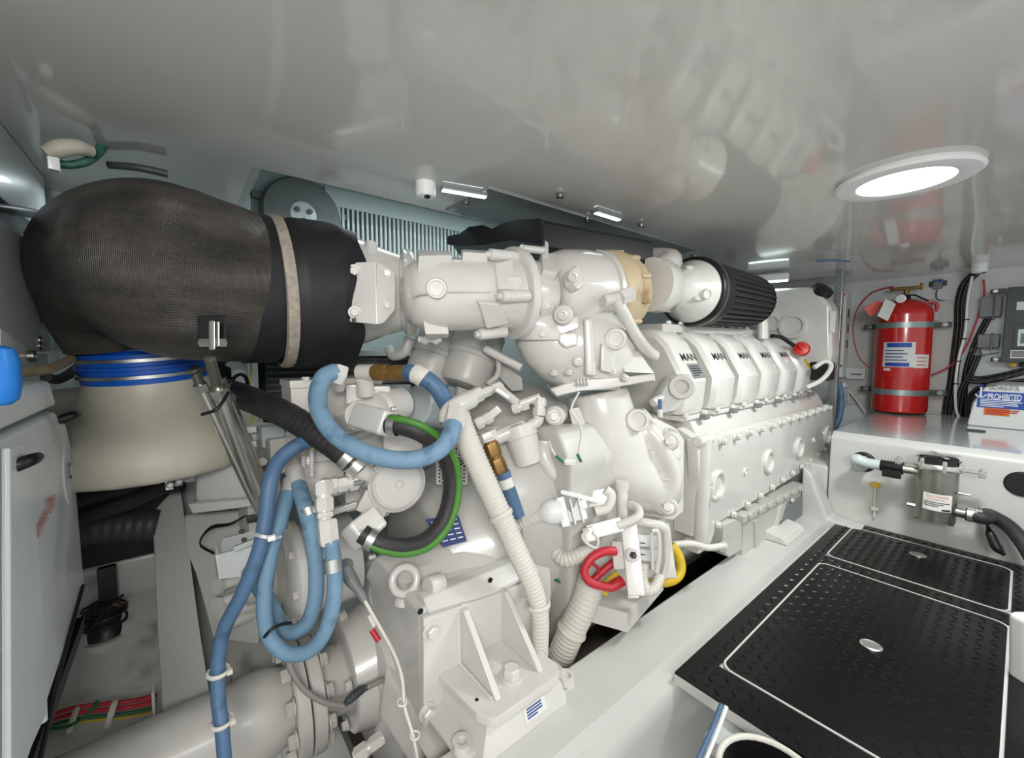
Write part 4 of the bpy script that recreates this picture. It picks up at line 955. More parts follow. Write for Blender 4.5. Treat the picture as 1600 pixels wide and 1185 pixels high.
# pipework with unions in front of the filters, small canister
for A, B, r in (((718, 632, 1.42), (752, 614, 1.46), 13), ((752, 616, 1.46), (782, 602, 1.5), 8), ((800, 640, 1.46), (826, 632, 1.46), 8), ((844, 622, 1.46), (842, 650, 1.45), 10), ((742, 664, 1.42), (768, 650, 1.44), 10)):
    fitting(en, A, B, r, 'pipe_union')
for pts, r in (([(780, 603, 1.5), (786, 612, 1.49), (810, 632, 1.47)], 7), ([(812, 632, 1.46), (844, 620, 1.46)], 6), ([(842, 650, 1.45), (838, 660, 1.45), (822, 668, 1.44)], 9), ([(764, 690, 1.43), (790, 678, 1.44), (822, 666, 1.44)], 12)):
    MB().ptube(pts, r).build('fuel_line', PA, en)
MB().box(P(772, 645, 1.45), (.05, .03, .03), [(P(790, 630, 1.45)-P(760, 655, 1.45)).normalized(), toward(P(772, 645, 1.45)).cross((P(790, 630, 1.45)-P(760, 655, 1.45)).normalized()), toward(P(772, 645, 1.45))], .006).build('valve_body', PA, en)
MB().box(P(785, 615, 1.47), (.06, .02, .025), [(P(800, 625, 1.45)-P(770, 605, 1.45)).normalized(), toward(P(772, 645, 1.45)).cross((P(800, 625, 1.45)-P(770, 605, 1.45)).normalized()), toward(P(772, 645, 1.45))], .005).build('valve_lever', PA, en)
tb = MB(); axis(tb, (828, 726, 1.46), (808, 662, 1.47), [(0, 18), (.04, 23), (.12, 24), (.66, 25), (.68, 27), (.95, 27), (1, 22)], 36); tb.build('small_filter', PA, en)
fitting(en, (752, 690, 1.42), (775, 680, 1.44), 14, 'pipe_union'); fitting(en, (768, 700, 1.42), (758, 676, 1.42), 14, 'pipe_union')
# thin sensor wires
MB().ptube([(905, 612, 1.42), (893, 640, 1.42), (908, 670, 1.4), (904, 710, 1.365)], 1.8).build('sensor_wire', PA, en)
for a, b in (((868, 712), (880, 722)), ((902, 710), (908, 722))): pcyl(MB(), (*a, 1.36), (*b, 1.36), 2.4).build('wire_sleeve', M['greenc'], en)
MB().ptube([(858, 690, 1.38), (862, 702, 1.36), (868, 712, 1.36)], 1.8).build('sensor_wire', PA, en)
MB().ptube([(880, 721, 1.36), (891, 725, 1.36), (902, 720, 1.36)], 1.5).build('sensor_wire', PA, en)
tag_ = MB().box(P(891, 722, 1.36), (.036, .004, .02), [RGT, FWD, UPV], .001).build('wire_tag', M['white'], en)
# electronic control units under the side cover
def EY(px, py, y=.80): return P(px, py, Y=y)
ecu = MB().prism([EY(1166, 806), EY(1257, 757), EY(1257, 764), EY(1240, 830), EY(1180, 872), EY(1160, 880), EY(1162, 820)], V(0, .16, 0), .01).build('control_unit', PB, en)
MB().prism([EY(1162, 808, .79), EY(1258, 756, .79), EY(1258, 766, .79), EY(1162, 820, .79)], V(0, .17, 0), .006).build('lid', PB, ecu)
for k in range(7):
    q = EY(1172, 806, .785).lerp(EY(1250, 763, .785), k/6); MB().box(q+V(0, .0, 0), (.03, .02, .022), None, .005).build('lid_clip', PB, ecu)
MB().prism([EY(1180, 815, .79), EY(1186, 812, .79), EY(1188, 870, .79), EY(1182, 874, .79)], V(0, .02, 0), .003).build('rib', PB, ecu); MB().prism([EY(1222, 790, .785), EY(1229, 786, .785), EY(1218, 828, .785), EY(1212, 832, .785)], V(0, .02, 0), .003).build('rib', PB, ecu)
ec2 = MB().prism([EY(1231, 790, .785), EY(1254, 776, .785), EY(1254, 826, .785), EY(1230, 842, .785), EY(1206, 842, .785)], V(0, .12, 0), .008).build('control_unit', M['grey'], en)
MB().prism([EY(1206, 838, .78), EY(1254, 822, .78), EY(1254, 832, .78), EY(1226, 847, .78), EY(1205, 845, .78)], V(0, .12, 0), .005).build('foot', M['dgrey'], ec2)
bolt(ecu, EY(1237, 782, .785), -Y_, .010)
cb = MB().prism([EY(1131, 820, .8), EY(1150, 812, .8), EY(1160, 818, .8), EY(1160, 860, .8), EY(1140, 872, .8), EY(1130, 862, .8)], V(0, .1, 0), .008).build('cable_box', PB, en)
MB().lathe([(.018, 0), (.022, .01), (.018, .02), (.022, .03), (.016, .04)], EY(1131, 853, .80), V(-1, -.2, .1), 20).build('cable_gland', PB, cb)
MB().ptube([(1127, 854, 1.68), (1105, 856, 1.62), (1080, 850, 1.58), (1052, 852, 1.56), (1045, 858, 1.56)], 5.5, rib=(.009, .06)).build('conduit', M['conduit'], en)
MB().box(P(1185, 862, Y=.86)+V(0, 0, -.03), (.5, .12, .03), None, .006).build('mount_rail', PB, en)
MB().prism([V(2.35, .70, .001), V(2.35, .86, .001), V(2.35, .86, .06), V(2.35, .72, .03)], V(.28, 0, 0), .006).build('mount_foot', PA, en)
# expansion tank, dipstick, red cap, handle at the far end
TX = 3.40
def T(px, py, x=TX): return P(px, py, X=x)
tk = MB().prism([T(1172, 470), T(1184, 452), T(1262, 448), T(1276, 452), T(1298, 478), T(1300, 556), T(1285, 600), T(1240, 600), T(1206, 545), T(1180, 520)], V(.2, 0, 0), .03, 3).build('expansion_tank', PA, en)
inst('boss', 'emboss', PA, tk, T(1240, 510, TX-.0), -X_, .085); inst('boss', 'emboss', PA, tk, T(1206, 505, TX), -X_, .06)
MB().lathe([(.06, 0), (.066, .02), (.062, .045), (.0, .05)], T(1281, 459, TX+.06), V(-.3, -.8, .9), 28).build('filler_cap', M['black'], tk)
plate(tk, 'label', M['paper'], P(1296, 520, X=TX-.002), VR, Z_, .03, .14)
MB().ptube([(1262, 476, 3.0), (1263, 510, 3.0), (1266, 560, 2.95)], 2.4).build('dipstick_tube', M['yellow'], en); pcyl(MB(), (1262, 470, 3.0), (1262, 482, 3.0), 3.2).build('dipstick_knob', M['brass'], en)
q = P(1252, 546, 2.62); MB().lathe([(.045, 0), (.048, .012), (.04, .03), (.0, .034)], q, toward(q)+V(-.3, 0, .2), 28).build('oil_filler_cap', M['red'], en, label='red oil filler cap'); MB().box(q+toward(q)*.034, (.06, .014, .012), [(RGT+UPV*-1.2).normalized(), (UPV+RGT*1.2).normalized().cross(V(0, 0, 1)).normalized(), Z_], .003).build('cap_grip', M['red'], en)
MB().ptube([(1206, 525, 2.55), (1222, 528, 2.6), (1240, 540, 2.62)], 3.5).build('black_hose', M['black'], en)
MB().ptube([(1260, 606, 2.5), (1282, 595, 2.5), (1296, 580, 2.52), (1298, 569, 2.55), (1288, 565, 2.55), (1272, 575, 2.55)], 4).build('handle', PA, en)
MB().box(P(1284, 580, 2.7), (.11, .12, .12), None, .015).build('sensor_box', M['black'], en)
# small dark machinery and fastenings in the gaps
MB().prism([P(918, 941, 1.44), P(981, 959, 1.4), P(981, 990, 1.38), P(918, 972, 1.42)], V(.32, .06, 0), .004).build('mount_block', PB, en)
# ================================================================== gearbox
gb = thing('gearbox', 'white painted marine gearbox with a lifting eye at the aft end of the engine', 'gearbox', (.7, 1.3, -.1))
GX = .48
MB().prism([V(GX, .995, .285), V(GX, 1.36, .29), V(GX, 1.46, .24), V(GX, 1.52, .12), V(GX, 1.52, -.02), V(GX, 1.2, -.12), V(GX, 1.0, -.16)], V(.42, 0, 0), .02, 3).build('housing', PA, gb)
MB().prism([V(GX+.02, .975, .262), V(GX+.02, 1.02, .30), V(GX+.02, 1.06, .30), V(GX+.02, 1.06, .25), V(GX+.02, .975, .25)], V(.40, 0, 0), .005).build('top_rail', PA, gb)
for px, py in ((657, 956), (766, 907)): MB().cyl(P(px, py, Y=.976)+Y_*.001, P(px, py, Y=.976)-Y_*.0015, .008).build('tapped_hole', M['dark'], gb)
tb = MB(); tb.lathe([(.26, 0), (.30, .02), (.40, .22), (.44, .3)], V(.66, 1.42, .16), X_, 56); tb.build('bell_cone', PA, gb)
MB().prism([P(640, 850, 1.40), P(690, 838, 1.42), P(770, 868, 1.40), P(800, 897, 1.34), P(655, 945, 1.18), P(585, 870, 1.36)], V(.0, .12, -.12), .012).build('sloped_cover', PA, gb)
# lower housing with the ribbed joint flange
lw = MB(); lw.lathe([(.20, 0), (.27, .02), (.29, .2), (.29, .42)], V(.44, 1.36, -.20), X_, 48, sq=1.0); lw.build('lower_housing', PA, gb)
MB().prism([P(540, 958, 1.55), P(566, 956, 1.5), P(610, 1040, 1.32), P(652, 1120, 1.17), P(692, 1190, 1.06), P(668, 1192, 1.06), P(618, 1110, 1.2), P(560, 1010, 1.42)], V(.05, .02, .0), .008).build('joint_flange', PA, gb)
MB().prism([P(600, 1040, 1.28), P(645, 1125, 1.17), P(660, 1200, 1.1), P(640, 1200, 1.1), P(590, 1120, 1.24)], V(.1, .06, -.02), .015).build('bottom_cover', PA, gb)
bolt(gb, P(537, 965, 1.46), V(-1, -.2, .2), .018); bolt(gb, P(600, 1065, 1.3), V(-1, -.3, .1), .016)
MB().torus(P(588, 935, 1.41), V(-1, -.15, 0), .045, .003, 24, 6).build('cast_mark', PB, gb); MB().box(P(588, 935, 1.41), (.006, .012, .06), None, .002).build('cast_mark', PB, gb)
# lifting eye
c = P(632, 907, 1.24); n = (toward(c)+V(-.2, .15, 0)).normalized()
MB().torus(c, n, .037, .0125, 36, 12).build('lifting_eye', PA, gb); MB().cyl(c-Z_*.045, c-Z_*.065, .026, .034).build('eye_collar', PA, gb)
MB().cyl(P(668, 918, 1.2), P(690, 910, 1.24), .03, bev=.005).build('cast_boss', PA, gb)
# navy instruction plate
n0 = P(664, 812, 1.32); xd = (P(716, 808, 1.37)-n0).normalized(); yd = (n0-P(690, 856, 1.30)).normalized()
nm = xd.cross(yd).normalized()
npq = MB().prism([n0, P(716, 806, 1.37), P(729, 846, 1.345), P(692, 856, 1.30)], nm*.003).build('instruction_plate', M['navy'], gb, label='navy instruction plate with pale print')
mb = MB()
for k in range(5):
    a = n0.lerp(P(692, 856, 1.30), .14+.17*k); b = P(716, 806, 1.37).lerp(P(729, 846, 1.345), .14+.17*k)
    for f in range(3):
        p0, p1 = a.lerp(b, .1+.3*f), a.lerp(b, .1+.3*f+.2); mb.tube([p0+nm*.004, p1+nm*.004], .0022, n=1, seg=4)
o = mb.build('print_line', M['inkw'], npq); o['kind'] = 'stuff'
# mounting bracket
mbk = MB().prism([P(657, 962, Y=.985), P(822, 907, Y=.985), P(832, 1020, Y=.985), P(700, 1095, Y=.985), P(657, 1135, Y=.985)], V(0, -.018, 0), .003).build('mount_bracket', PA, gb)
BZ = .1
MB().prism([V(.515, .985, BZ), V(.53, .80, BZ), V(.545, .77, BZ), V(.56, .757, BZ), V(.77, .757, BZ), V(.79, .768, BZ), V(.80, .79, BZ), V(.80, .985, BZ)], V(0, 0, -.026), .005).build('bracket_shelf', PA, mbk)
for gx in (.588, .735):
    MB().prism([V(gx, .975, .262), V(gx, .95, .262), V(gx, .805, BZ+.012), V(gx, .795, BZ), V(gx, .975, BZ)], V(.018, 0, 0), .003).build('gusset', PA, mbk)
MB().tube([V(.583, .97, .25), V(.583, .968, .10)], .008, n=3).build('weld', PA, mbk); MB().tube([V(.583, .97, .102), V(.583, .81, .102)], .005, n=3).build('weld', PA, mbk)
bolt(mbk, V(.668, .835, BZ), Z_, .024)
for px, py in ((673, 985), (817, 921), (667, 1112)): bolt(mbk, P(px, py, Y=.967), -Y_, .019)
MB().cyl(P(745, 1094, Z=BZ)+Z_*.001, P(745, 1094, Z=BZ)-Z_*.001, .005).build('drill_hole', M['dark'], mbk)
MB().box(V(.60, .974, .2), (.012, .01, .14), None).build('bracket_rib', PA, mbk)
# rubber engine mount under the bracket
em_ = thing('engine_mount', 'white rubber engine mount with a printed label under the gearbox bracket', 'mount', (.66, .83, .0))
MB().loft([[V(x, y, z) for x, y in ((.545-e, .775-e*.7), (.79+e*.6, .775-e*.7), (.79+e*.6, .98), (.545-e, .98))] for z, e in ((.001, .028), (.03, .022), (.062, .008), (.074, .0))]).build('body', PA, em_, ang=25)
MB().prism([V(.50, .79, .0), V(.86, .775, .0), V(.88, .79, .0), V(.88, .86, .0), V(.86, .99, .0), V(.49, .99, .0), V(.47, .97, .0), V(.48, .81, .0)], V(0, 0, .016), .004).build('base_plate', PA, em_)
bolt(em_, V(.845, .80, .018), Z_, .020); 
for q in (V(.50, .82, .02), V(.835, .785, .04)): MB().lathe([(.024, -.01), (.024, .012), (.013, .012), (.012, .004), (0, .004)], q, Z_, 20).build('ear', PA, em_)
lb = V(.655, .7585, .028); ld = V(0, .0105, .032).normalized()
plate(em_, 'label', M['paper'], lb, X_, ld, .075, .034, .002); lines(em_, M['inkblue'], lb+X_*.008+ld*.004, X_, ld, .06, .028, 4, lift=.003, gap=.5)
# propeller shaft with bolted coupling
AY, AZ = 1.40, -.115
ps = thing('propeller_shaft', 'cream white propeller shaft with bolted coupling flanges leaving the gearbox', 'shaft', (0, AY, AZ))
MB().lathe([(.115, 0), (.115, .58), (.122, .60), (.122, .66), (.105, .70), (.10, .74)], V(-.5, AY, AZ), X_, 48).build('shaft_tube', PB, ps)
f1 = MB().lathe([(.165, 0), (.17, .005), (.17, .036), (.165, .038)], V(.215, AY, AZ), X_, 48).build('flange', PB, ps)
f2 = MB().lathe([(.165, 0), (.17, .004), (.17, .034), (.165, .038)], V(.257, AY, AZ), X_, 48).build('flange', PB, ps)
for k in range(10):
    a = 2*math.pi*k/10+.1; q = V(0, AY+math.cos(a)*.143, AZ+math.sin(a)*.143)
    bolt(f1, q+V(.213, 0, 0), -X_, .020, 'paint2'); bolt(f2, q+V(.297, 0, 0), X_, .020, 'paint2')
MB().lathe([(.105, 0), (.105, .12)], V(.295, AY, AZ), X_, 40).build('output_neck', PB, ps)
MB().lathe([(.15, 0), (.17, .01), (.18, .05), (.2, .1)], V(.375, AY, AZ), X_, 48).build('seal_housing', PA, gb)
bolt(gb, V(.37, AY-.13, AZ+.06), -X_, .014); bolt(gb, V(.37, AY-.08, AZ-.11), -X_, .014)
# drain valve at the bottom
dv = thing('drain_valve', 'white hexagonal drain valve at the foot of the gearbox', 'valve', P(590, 1165, 1.15))
fitting(dv, (553, 1186, 1.16), (600, 1152, 1.2), 15, 'valve_body')
# sensor cables
s1 = thing('sensor_cable', 'grey plug and pale cable with a red tag running down the gearbox end', 'cable', P(545, 900, 1.2))
MB().ptube([(540, 888, 1.2), (548, 905, 1.19), (560, 922, 1.18), (570, 940, 1.17)], [11, 11, 8, 6], seg=14).build('plug', M['grey'], s1)
MB().ptube([(569, 938, 1.17), (590, 975, 1.15), (615, 1020, 1.12), (628, 1060, 1.1), (632, 1105, 1.08), (645, 1150, 1.05), (655, 1200, 1.02)], 3.2).build('lead', M['conduit'], s1)
MB().ptube([(581, 985, 1.15), (592, 1002, 1.14)], 5).build('tag', M['redc'], s1, label='red tag'); MB().ptube([(577, 962, 1.16), (585, 980, 1.15)], 4.6).build('sleeve', M['conduit'], s1)
for a in ((628, 1098, 1.08), (648, 1150, 1.05)): inst('tie', 'cable_tie', M['white'], s1, P(*a), V(.1, -.1, 1), .012)
MB().lathe([(.012, 0), (.02, .004), (.02, .012)], P(541, 884, 1.2), toward(P(541, 884, 1.2)), 16).build('plug_ring', M['dgrey'], s1)
s2_ = thing('sensor_cable', 'grey looped sensor cable with a black plug below the blue hoses', 'cable', P(500, 1090, 1.2))
MB().ptube([(448, 1020, 1.2), (456, 1050, 1.18), (478, 1080, 1.17), (508, 1098, 1.17), (538, 1104, 1.19)], 5.5).build('lead', M['greycable'], s2_)
MB().ptube([(536, 1104, 1.19), (548, 1092, 1.2), (562, 1080, 1.22), (574, 1074, 1.23)], [4, 8, 8, 5], rib=(.008, .08)).build('plug', M['dgrey'], s2_)
MB().ptube([(572, 1076, 1.23), (590, 1066, 1.25), (600, 1063, 1.27)], 5).build('lead', M['greycable'], s2_)
# ================================================================== hydraulic control block and raw water pump on the gearbox
hb = thing('control_valve_block', 'white hydraulic control block with round pump cover on top of the gearbox', 'valve block', P(560, 760, 1.4))
def vbox(parent, name, px, py, d, w, h, dep, m_='paint', bev=.008, yaw=0., roll=0.):
    """box seen head on: size in pixels, depth in metres"""
    p = P(px, py, d); n = toward(p); n = V(n.x, n.y, n.z*.3).normalized(); n = Matrix.Rotation(yaw, 3, 'Z') @ n
    r = Z_.cross(n).normalized(); u = n.cross(r)
    if roll: q = Quaternion(n, roll); r = q @ r; u = q @ u
    return MB().box(p-n*dep/2, (w*d/FPX, h*d/FPX, dep), [r, u, n], bev).build(name, M[m_], parent)
top = vbox(hb, 'top_block', 530, 622, 1.36, 135, 62, .18, yaw=.25)
vbox(top, 'cap_plate', 530, 598, 1.35, 138, 12, .2, bev=.004, yaw=.25)
for x in (478, 520, 562): bolt(top, P(x, 596, 1.3), Z_, .012)
vbox(hb, 'rib', 555, 630, 1.33, 28, 60, .06); vbox(hb, 'rib', 590, 628, 1.36, 40, 50, .1)
tb = MB(); axis(tb, (548, 660, 1.32), (600, 640, 1.42), [(0, 24), (.1, 30), (.9, 30), (1, 26)], 28); tb.build('spool_housing', PA, hb)
tb = MB(); axis(tb, (590, 640, 1.36), (625, 630, 1.46), [(0, 24), (.1, 28), (1, 26)], 28); tb.build('spool_housing', PA, hb)
vbox(hb, 'main_block', 520, 725, 1.40, 90, 105, .2, yaw=.3); vbox(hb, 'main_block', 575, 735, 1.42, 70, 120, .2, yaw=.2)
vbox(hb, 'end_block', 480, 695, 1.38, 28, 74, .08, yaw=.2); vbox(hb, 'cover_plate', 505, 690, 1.36, 40, 64, .03, 'paint2', .004)
for k, (x, y) in enumerate(((484, 668), (484, 720))): bolt(hb, P(x, y, 1.33), toward(P(x, y, 1.33)), .010)
vbox(hb, 'plate', 630, 700, 1.42, 60, 40, .06, bev=.005); vbox(hb, 'lever', 540, 795, 1.3, 95, 9, .03, bev=.003, roll=.2)
# round pump cover
pc0, pc1 = (622, 756, 1.26), (600, 742, 1.40)
a, b = P(*pc0), P(*pc1); ax = (b-a).normalized(); 
pump = MB().lathe([(.080, .0), (.088, .004), (.088, .02), (.078, .03), (.075, .075), (.09, .16)], a, ax, 48).build('pump_body', PA, hb)
cov = MB().lathe([(.0, -.006), (.068, -.006), (.070, -.002), (.073, -.002), (.073, .002)], a, ax, 48).build('pump_cover', PA, hb); bolt(cov, a-ax*.004, -ax, .012)
MB().torus(a-ax*.001, ax, .079, .004, 48, 8).build('cover_seal', PB, pump)
for px, py, dx, dy in ((566, 725, 1, 1), (575, 795, 1, -1)): pcyl(MB(), (px, py, 1.27), (px+25, py+dy*12, 1.34), 24, 6, .006).build('port_boss', PA, pump)
# big square elbows
def elbow(parent, A, B, rpx, name='hose_elbow'):
    a, b = P(*A), P(*B); r = S(*A, rpx); d_ = (b-a).normalized(); n = toward(a); u_ = n.cross(d_).normalized()
    o = MB().box((a+b)/2, ((b-a).length, r*2, r*2), [d_, u_, d_.cross(u_)], r*.3, 3).build(name, PA, parent); return o
elbow(hb, (549, 842, 1.12), (588, 810, 1.2), 22); elbow(hb, (612, 664, 1.16), (562, 650, 1.24), 21); pcyl(MB(), (562, 650, 1.24), (545, 655, 1.3), 24).build('elbow_body', PA, hb)
vbox(hb, 'port', 585, 790, 1.24, 46, 36, .08, roll=-.5)
# unions on the left
for A, B, r in (((560, 752, 1.2), (526, 758, 1.16), 13), ((528, 758, 1.16), (502, 760, 1.14), 14), ((505, 752, 1.13), (507, 800, 1.11), 15), ((507, 800, 1.11), (508, 822, 1.1), 13)):
    fitting(hb, A, B, r, 'pipe_union')
# vertical studs on the left and the small solenoid valves
pcyl(MB(), (487, 700, 1.3), (487, 745, 1.3), 4).build('stud', PA, hb); pcyl(MB(), (474, 712, 1.3), (474, 732, 1.3), 4).build('stud', PA, hb)
sv = thing('solenoid_valve', 'pale grey solenoid valve blocks left of the hydraulic block', 'valve', P(415, 700, 1.5))
vbox(sv, 'connector', 405, 684, 1.52, 44, 40, .08, 'whitebox', yaw=.3); vbox(sv, 'coil', 428, 682, 1.5, 34, 34, .1, 'pvc', yaw=.3); vbox(sv, 'valve_body', 405, 730, 1.5, 42, 60, .1, 'paint2', yaw=.3); vbox(sv, 'valve_body', 445, 712, 1.48, 40, 56, .1, 'paint2', yaw=.3); vbox(sv, 'base', 415, 790, 1.5, 50, 80, .12, 'paint2', yaw=.3)
vbox(sv, 'connector_lock', 393, 672, 1.46, 14, 10, .04, 'white', .003); vbox(sv, 'connector_lock', 393, 695, 1.46, 14, 10, .04, 'white', .003)
for x, y in ((410, 722), (410, 745), (444, 705)): inst('socket', 'socket_bolt', M['paint2'], sv, P(x, y, 1.43), toward(P(x, y, 1.43)), .012)
# round accessory drive behind the blue loops
ad = thing('accessory_drive', 'white round flanged accessory drive behind the looped blue hoses', 'gear housing', P(470, 880, 1.5))
c = P(455, 895, 1.42)
MB().lathe([(.10, -.03), (.15, -.02), (.17, 0), (.17, .02), (.15, .03), (.15, .2)], c, X_, 48).build('housing', PA, ad)
for k in range(8):
    a = 2*math.pi*k/8; bolt(ad, c+V(-.012, math.cos(a)*.158, math.sin(a)*.158), -X_, .012)
MB().lathe([(.05, -.14), (.06, -.13), (.06, -.05), (.1, -.03)], c, X_, 32).build('hub', PB, ad)
tb = thing('finned_cooler', 'white ribbed cylinder block left of the looped blue hoses', 'cooler', P(380, 925, 1.5))
for k, (x0, y0, x1, y1) in enumerate(((342, 915, 400, 895), (340, 944, 400, 922), (346, 958, 405, 945), (350, 978, 400, 958))):
    tube_ = pcyl(MB(), (x0, y0, 1.42), (x1, y1, 1.5), 11).build('cylinder', PA, tb); pcyl(MB(), (x0-3, y0+1, 1.41), (x0+4, y0-1, 1.425), 14, 6).build('hex_end', PA, tube_)
vbox(tb, 'manifold', 405, 925, 1.52, 60, 80, .1, 'paint2')
# ================================================================== hoses at the gearbox
def hose(name, label, pts, rpx, m_, seg=16, cat='hose', rib=None, group=None):
    t = thing(name, label, cat, P(*pts[len(pts)//2]))
    if group: t['group'] = group
    MB().ptube(pts, rpx, seg=seg, n=10, rib=rib).build('tube', M[m_], t); return t
bl = hose('hydraulic_hose', 'thick pale blue hose in a wide loop across the hydraulic block', [(524, 581, 1.2), (506, 590, 1.17), (497, 615, 1.14), (500, 645, 1.1), (522, 678, 1.07), (560, 703, 1.05), (605, 717, 1.05), (650, 718, 1.06), (685, 704, 1.09), (703, 682, 1.12), (708, 664, 1.15)], 14.5, 'blue')
for A, B, r in (((520, 582, 1.2), (538, 588, 1.22), 18), ((708, 668, 1.15), (712, 640, 1.2), 17)): 
    pcyl(MB(), A, B, r, 6, .004).build('end_fitting', PA, bl)
MB().ptube([(700, 662, 1.2), (702, 645, 1.21), (715, 634, 1.24), (735, 624, 1.3)], 15, seg=18).build('end_elbow', PA, bl)
pcyl(MB(), (528, 588, 1.21), (530, 606, 1.26), 9).build('end_stem', PA, bl)
bz = hose('hydraulic_hose', 'dark blue hose with a bronze fitting and white sleeve above the loop', [(634, 582, 1.26), (655, 586, 1.25), (680, 604, 1.25), (698, 632, 1.27), (706, 655, 1.32)], 13.5, 'blued')
fb = fitting(bz, (582, 582, 1.28), (636, 583, 1.26), 14, 'bronze_fitting', M['brass'])
pcyl(MB(), (584, 582, 1.28), (562, 582, 1.3), 13).build('elbow_arm', PA, bz); pcyl(MB(), (569, 575, 1.3), (571, 618, 1.33), 14, 20, .004).build('elbow_arm', PA, bz)
MB().ptube([(649, 584, 1.255), (656, 587, 1.25), (663, 592, 1.25)], 16, n=4).build('sleeve', M['conduit'], bz, label='white printed sleeve')
h3 = hose('hydraulic_hose', 'long dark blue hose running from the block down to the picture bottom', [(492, 688, 1.22), (468, 695, 1.18), (438, 718, 1.14), (422, 755, 1.1), (415, 810, 1.08), (405, 860, 1.06), (380, 925, 1.04), (352, 980, 1.03), (341, 1030, 1.02), (341, 1090, 1.0), (347, 1140, .98), (352, 1200, .96)], 12.5, 'blued')
pcyl(MB(), (496, 690, 1.22), (484, 687, 1.21), 14).build('sleeve', M['yellow'], h3, label='yellow end sleeve')
for a in ((341, 1050, 1.01), (346, 1128, .985)): o = inst('tie', 'cable_tie', M['conduit'], h3, P(*a), V(.05, -.02, 1), .022); MB().box(P(a[0]+18, a[1], a[2]), (.012, .012, .012), None, .002).build('tie_head', M['conduit'], h3)
h4 = hose('hydraulic_hose', 'outer of two blue hoses hanging in a U behind a black tie', [(449, 772, 1.2), (437, 815, 1.14), (422, 870, 1.1), (413, 930, 1.08), (417, 985, 1.07), (437, 1015, 1.07), (460, 1023, 1.07), (488, 1014, 1.07), (509, 985, 1.07), (522, 935, 1.08), (522, 880, 1.09), (515, 845, 1.09)], 13, 'blue')
pcyl(MB(), (452, 774, 1.2), (455, 752, 1.24), 13).build('end_fitting', PA, h4)
MB().lathe([(.022, 0), (.026, .012), (.026, .06), (.022, .065)], P(514, 852, 1.09), (P(511, 818, 1.1)-P(514, 852, 1.09)), 6).build('end_fitting', PA, h4, label='white hexagonal hose end')
pcyl(MB(), (518, 873, 1.088), (520, 893, 1.085), 15).build('ferrule', M['steel'], h4)
h5 = hose('hydraulic_hose', 'inner of two blue hoses hanging in a U behind a black tie', [(466, 758, 1.22), (476, 790, 1.17), (487, 835, 1.14), (494, 890, 1.12), (492, 940, 1.11), (478, 976, 1.11), (455, 988, 1.12), (437, 976, 1.14), (425, 950, 1.17), (408, 922, 1.2), (396, 905, 1.24)], 13, 'blue')
pcyl(MB(), (467, 760, 1.22), (459, 735, 1.26), 14).build('end_fitting', PA, h5); pcyl(MB(), (459, 735, 1.26), (454, 715, 1.3), 12, 6).build('hex_nut', PA, h5)
pcyl(MB(), (481, 795, 1.165), (485, 806, 1.16), 15).build('ferrule', M['steel'], h5)
o = MB().tube([P(413, 996, 1.03), P(424, 984, 1.03), P(440, 976, 1.06), P(455, 974, 1.08)], .004).build('cable_tie', M['black']); tag(o, 'black cable tie holding the two hanging blue hoses', 'cable tie')
tw = thing('cable_tie', 'white cable tie around two blue hoses left of the pump', 'cable tie', P(412, 838, 1.1))
MB().ptube([(400, 836, 1.03), (412, 839, 1.0), (428, 841, 1.03), (438, 839, 1.08)], 3.5).build('strap', M['white'], tw); MB().box(P(424, 841, 1.0), (.018, .012, .014), None, .003).build('head', M['white'], tw)
# black hose with green stripe
gp = [(606, 664, 1.16), (630, 666, 1.15), (662, 678, 1.16), (690, 702, 1.2), (705, 735, 1.24), (706, 775, 1.24), (694, 815, 1.22), (668, 845, 1.18), (635, 856, 1.14), (602, 852, 1.11), (580, 843, 1.1), (566, 834, 1.1)]
g1 = hose('coolant_hose', 'black hose with a green stripe curving right of the round pump cover', gp, 15.5, 'rubber')
def offp(pts, k, m_=1):
    out = []
    for i, (x, y, d) in enumerate(pts):
        a = pts[max(0, i-1)]; b = pts[min(len(pts)-1, i+1)]; tx, ty = b[0]-a[0], b[1]-a[1]; L = math.hypot(tx, ty)
        out.append((x+ty/L*k, y-tx/L*k, d-.018))
    return out
MB().ptube(offp(gp[:-1], 9.5), 6.2, n=10, seg=12).build('stripe', M['green'], g1, label='green stripe along the hose')
for (A, B) in (((610, 664, 1.155), (622, 665, 1.15)), ((586, 846, 1.10), (576, 841, 1.10))):
    a, b = P(*A), P(*B); inst('clamp', 'hose_clamp', M['steel'], g1, (a+b)/2, b-a, S(*A, 17)); MB().box((a+b)/2+UPV*.045*(1 if A[1] < 700 else -1), (.02, .014, .012), None, .003).build('clamp_screw', M['steel'], g1)
# big black hose running left to the exhaust struts
bh_ = hose('coolant_hose', 'thick black hose running from the exhaust struts down to the pump', [(352, 612, 1.42), (375, 618, 1.36), (410, 632, 1.3), (450, 650, 1.24), (490, 675, 1.2), (525, 700, 1.18), (548, 718, 1.18)], [22, 22, 22, 22, 21, 20, 20], 'rubber', 20, rib=(.02, .012))
for A, B in (((540, 711, 1.18), (552, 722, 1.18)), ((555, 725, 1.18), (566, 735, 1.18))):
    a, b = P(*A), P(*B); inst('clamp', 'hose_clamp', M['steel'], bh_, (a+b)/2, b-a, S(*A, 20.5)); MB().box((a+b)/2-UPV*.045, (.03, .014, .014), None, .003).build('clamp_screw', M['steelr'], bh_)
pcyl(MB(), (560, 730, 1.18), (570, 739, 1.2), 15).build('spigot', PA, bh_); pcyl(MB(), (567, 736, 1.2), (580, 748, 1.26), 18, 6, .004).build('spigot_nut', PA, bh_)
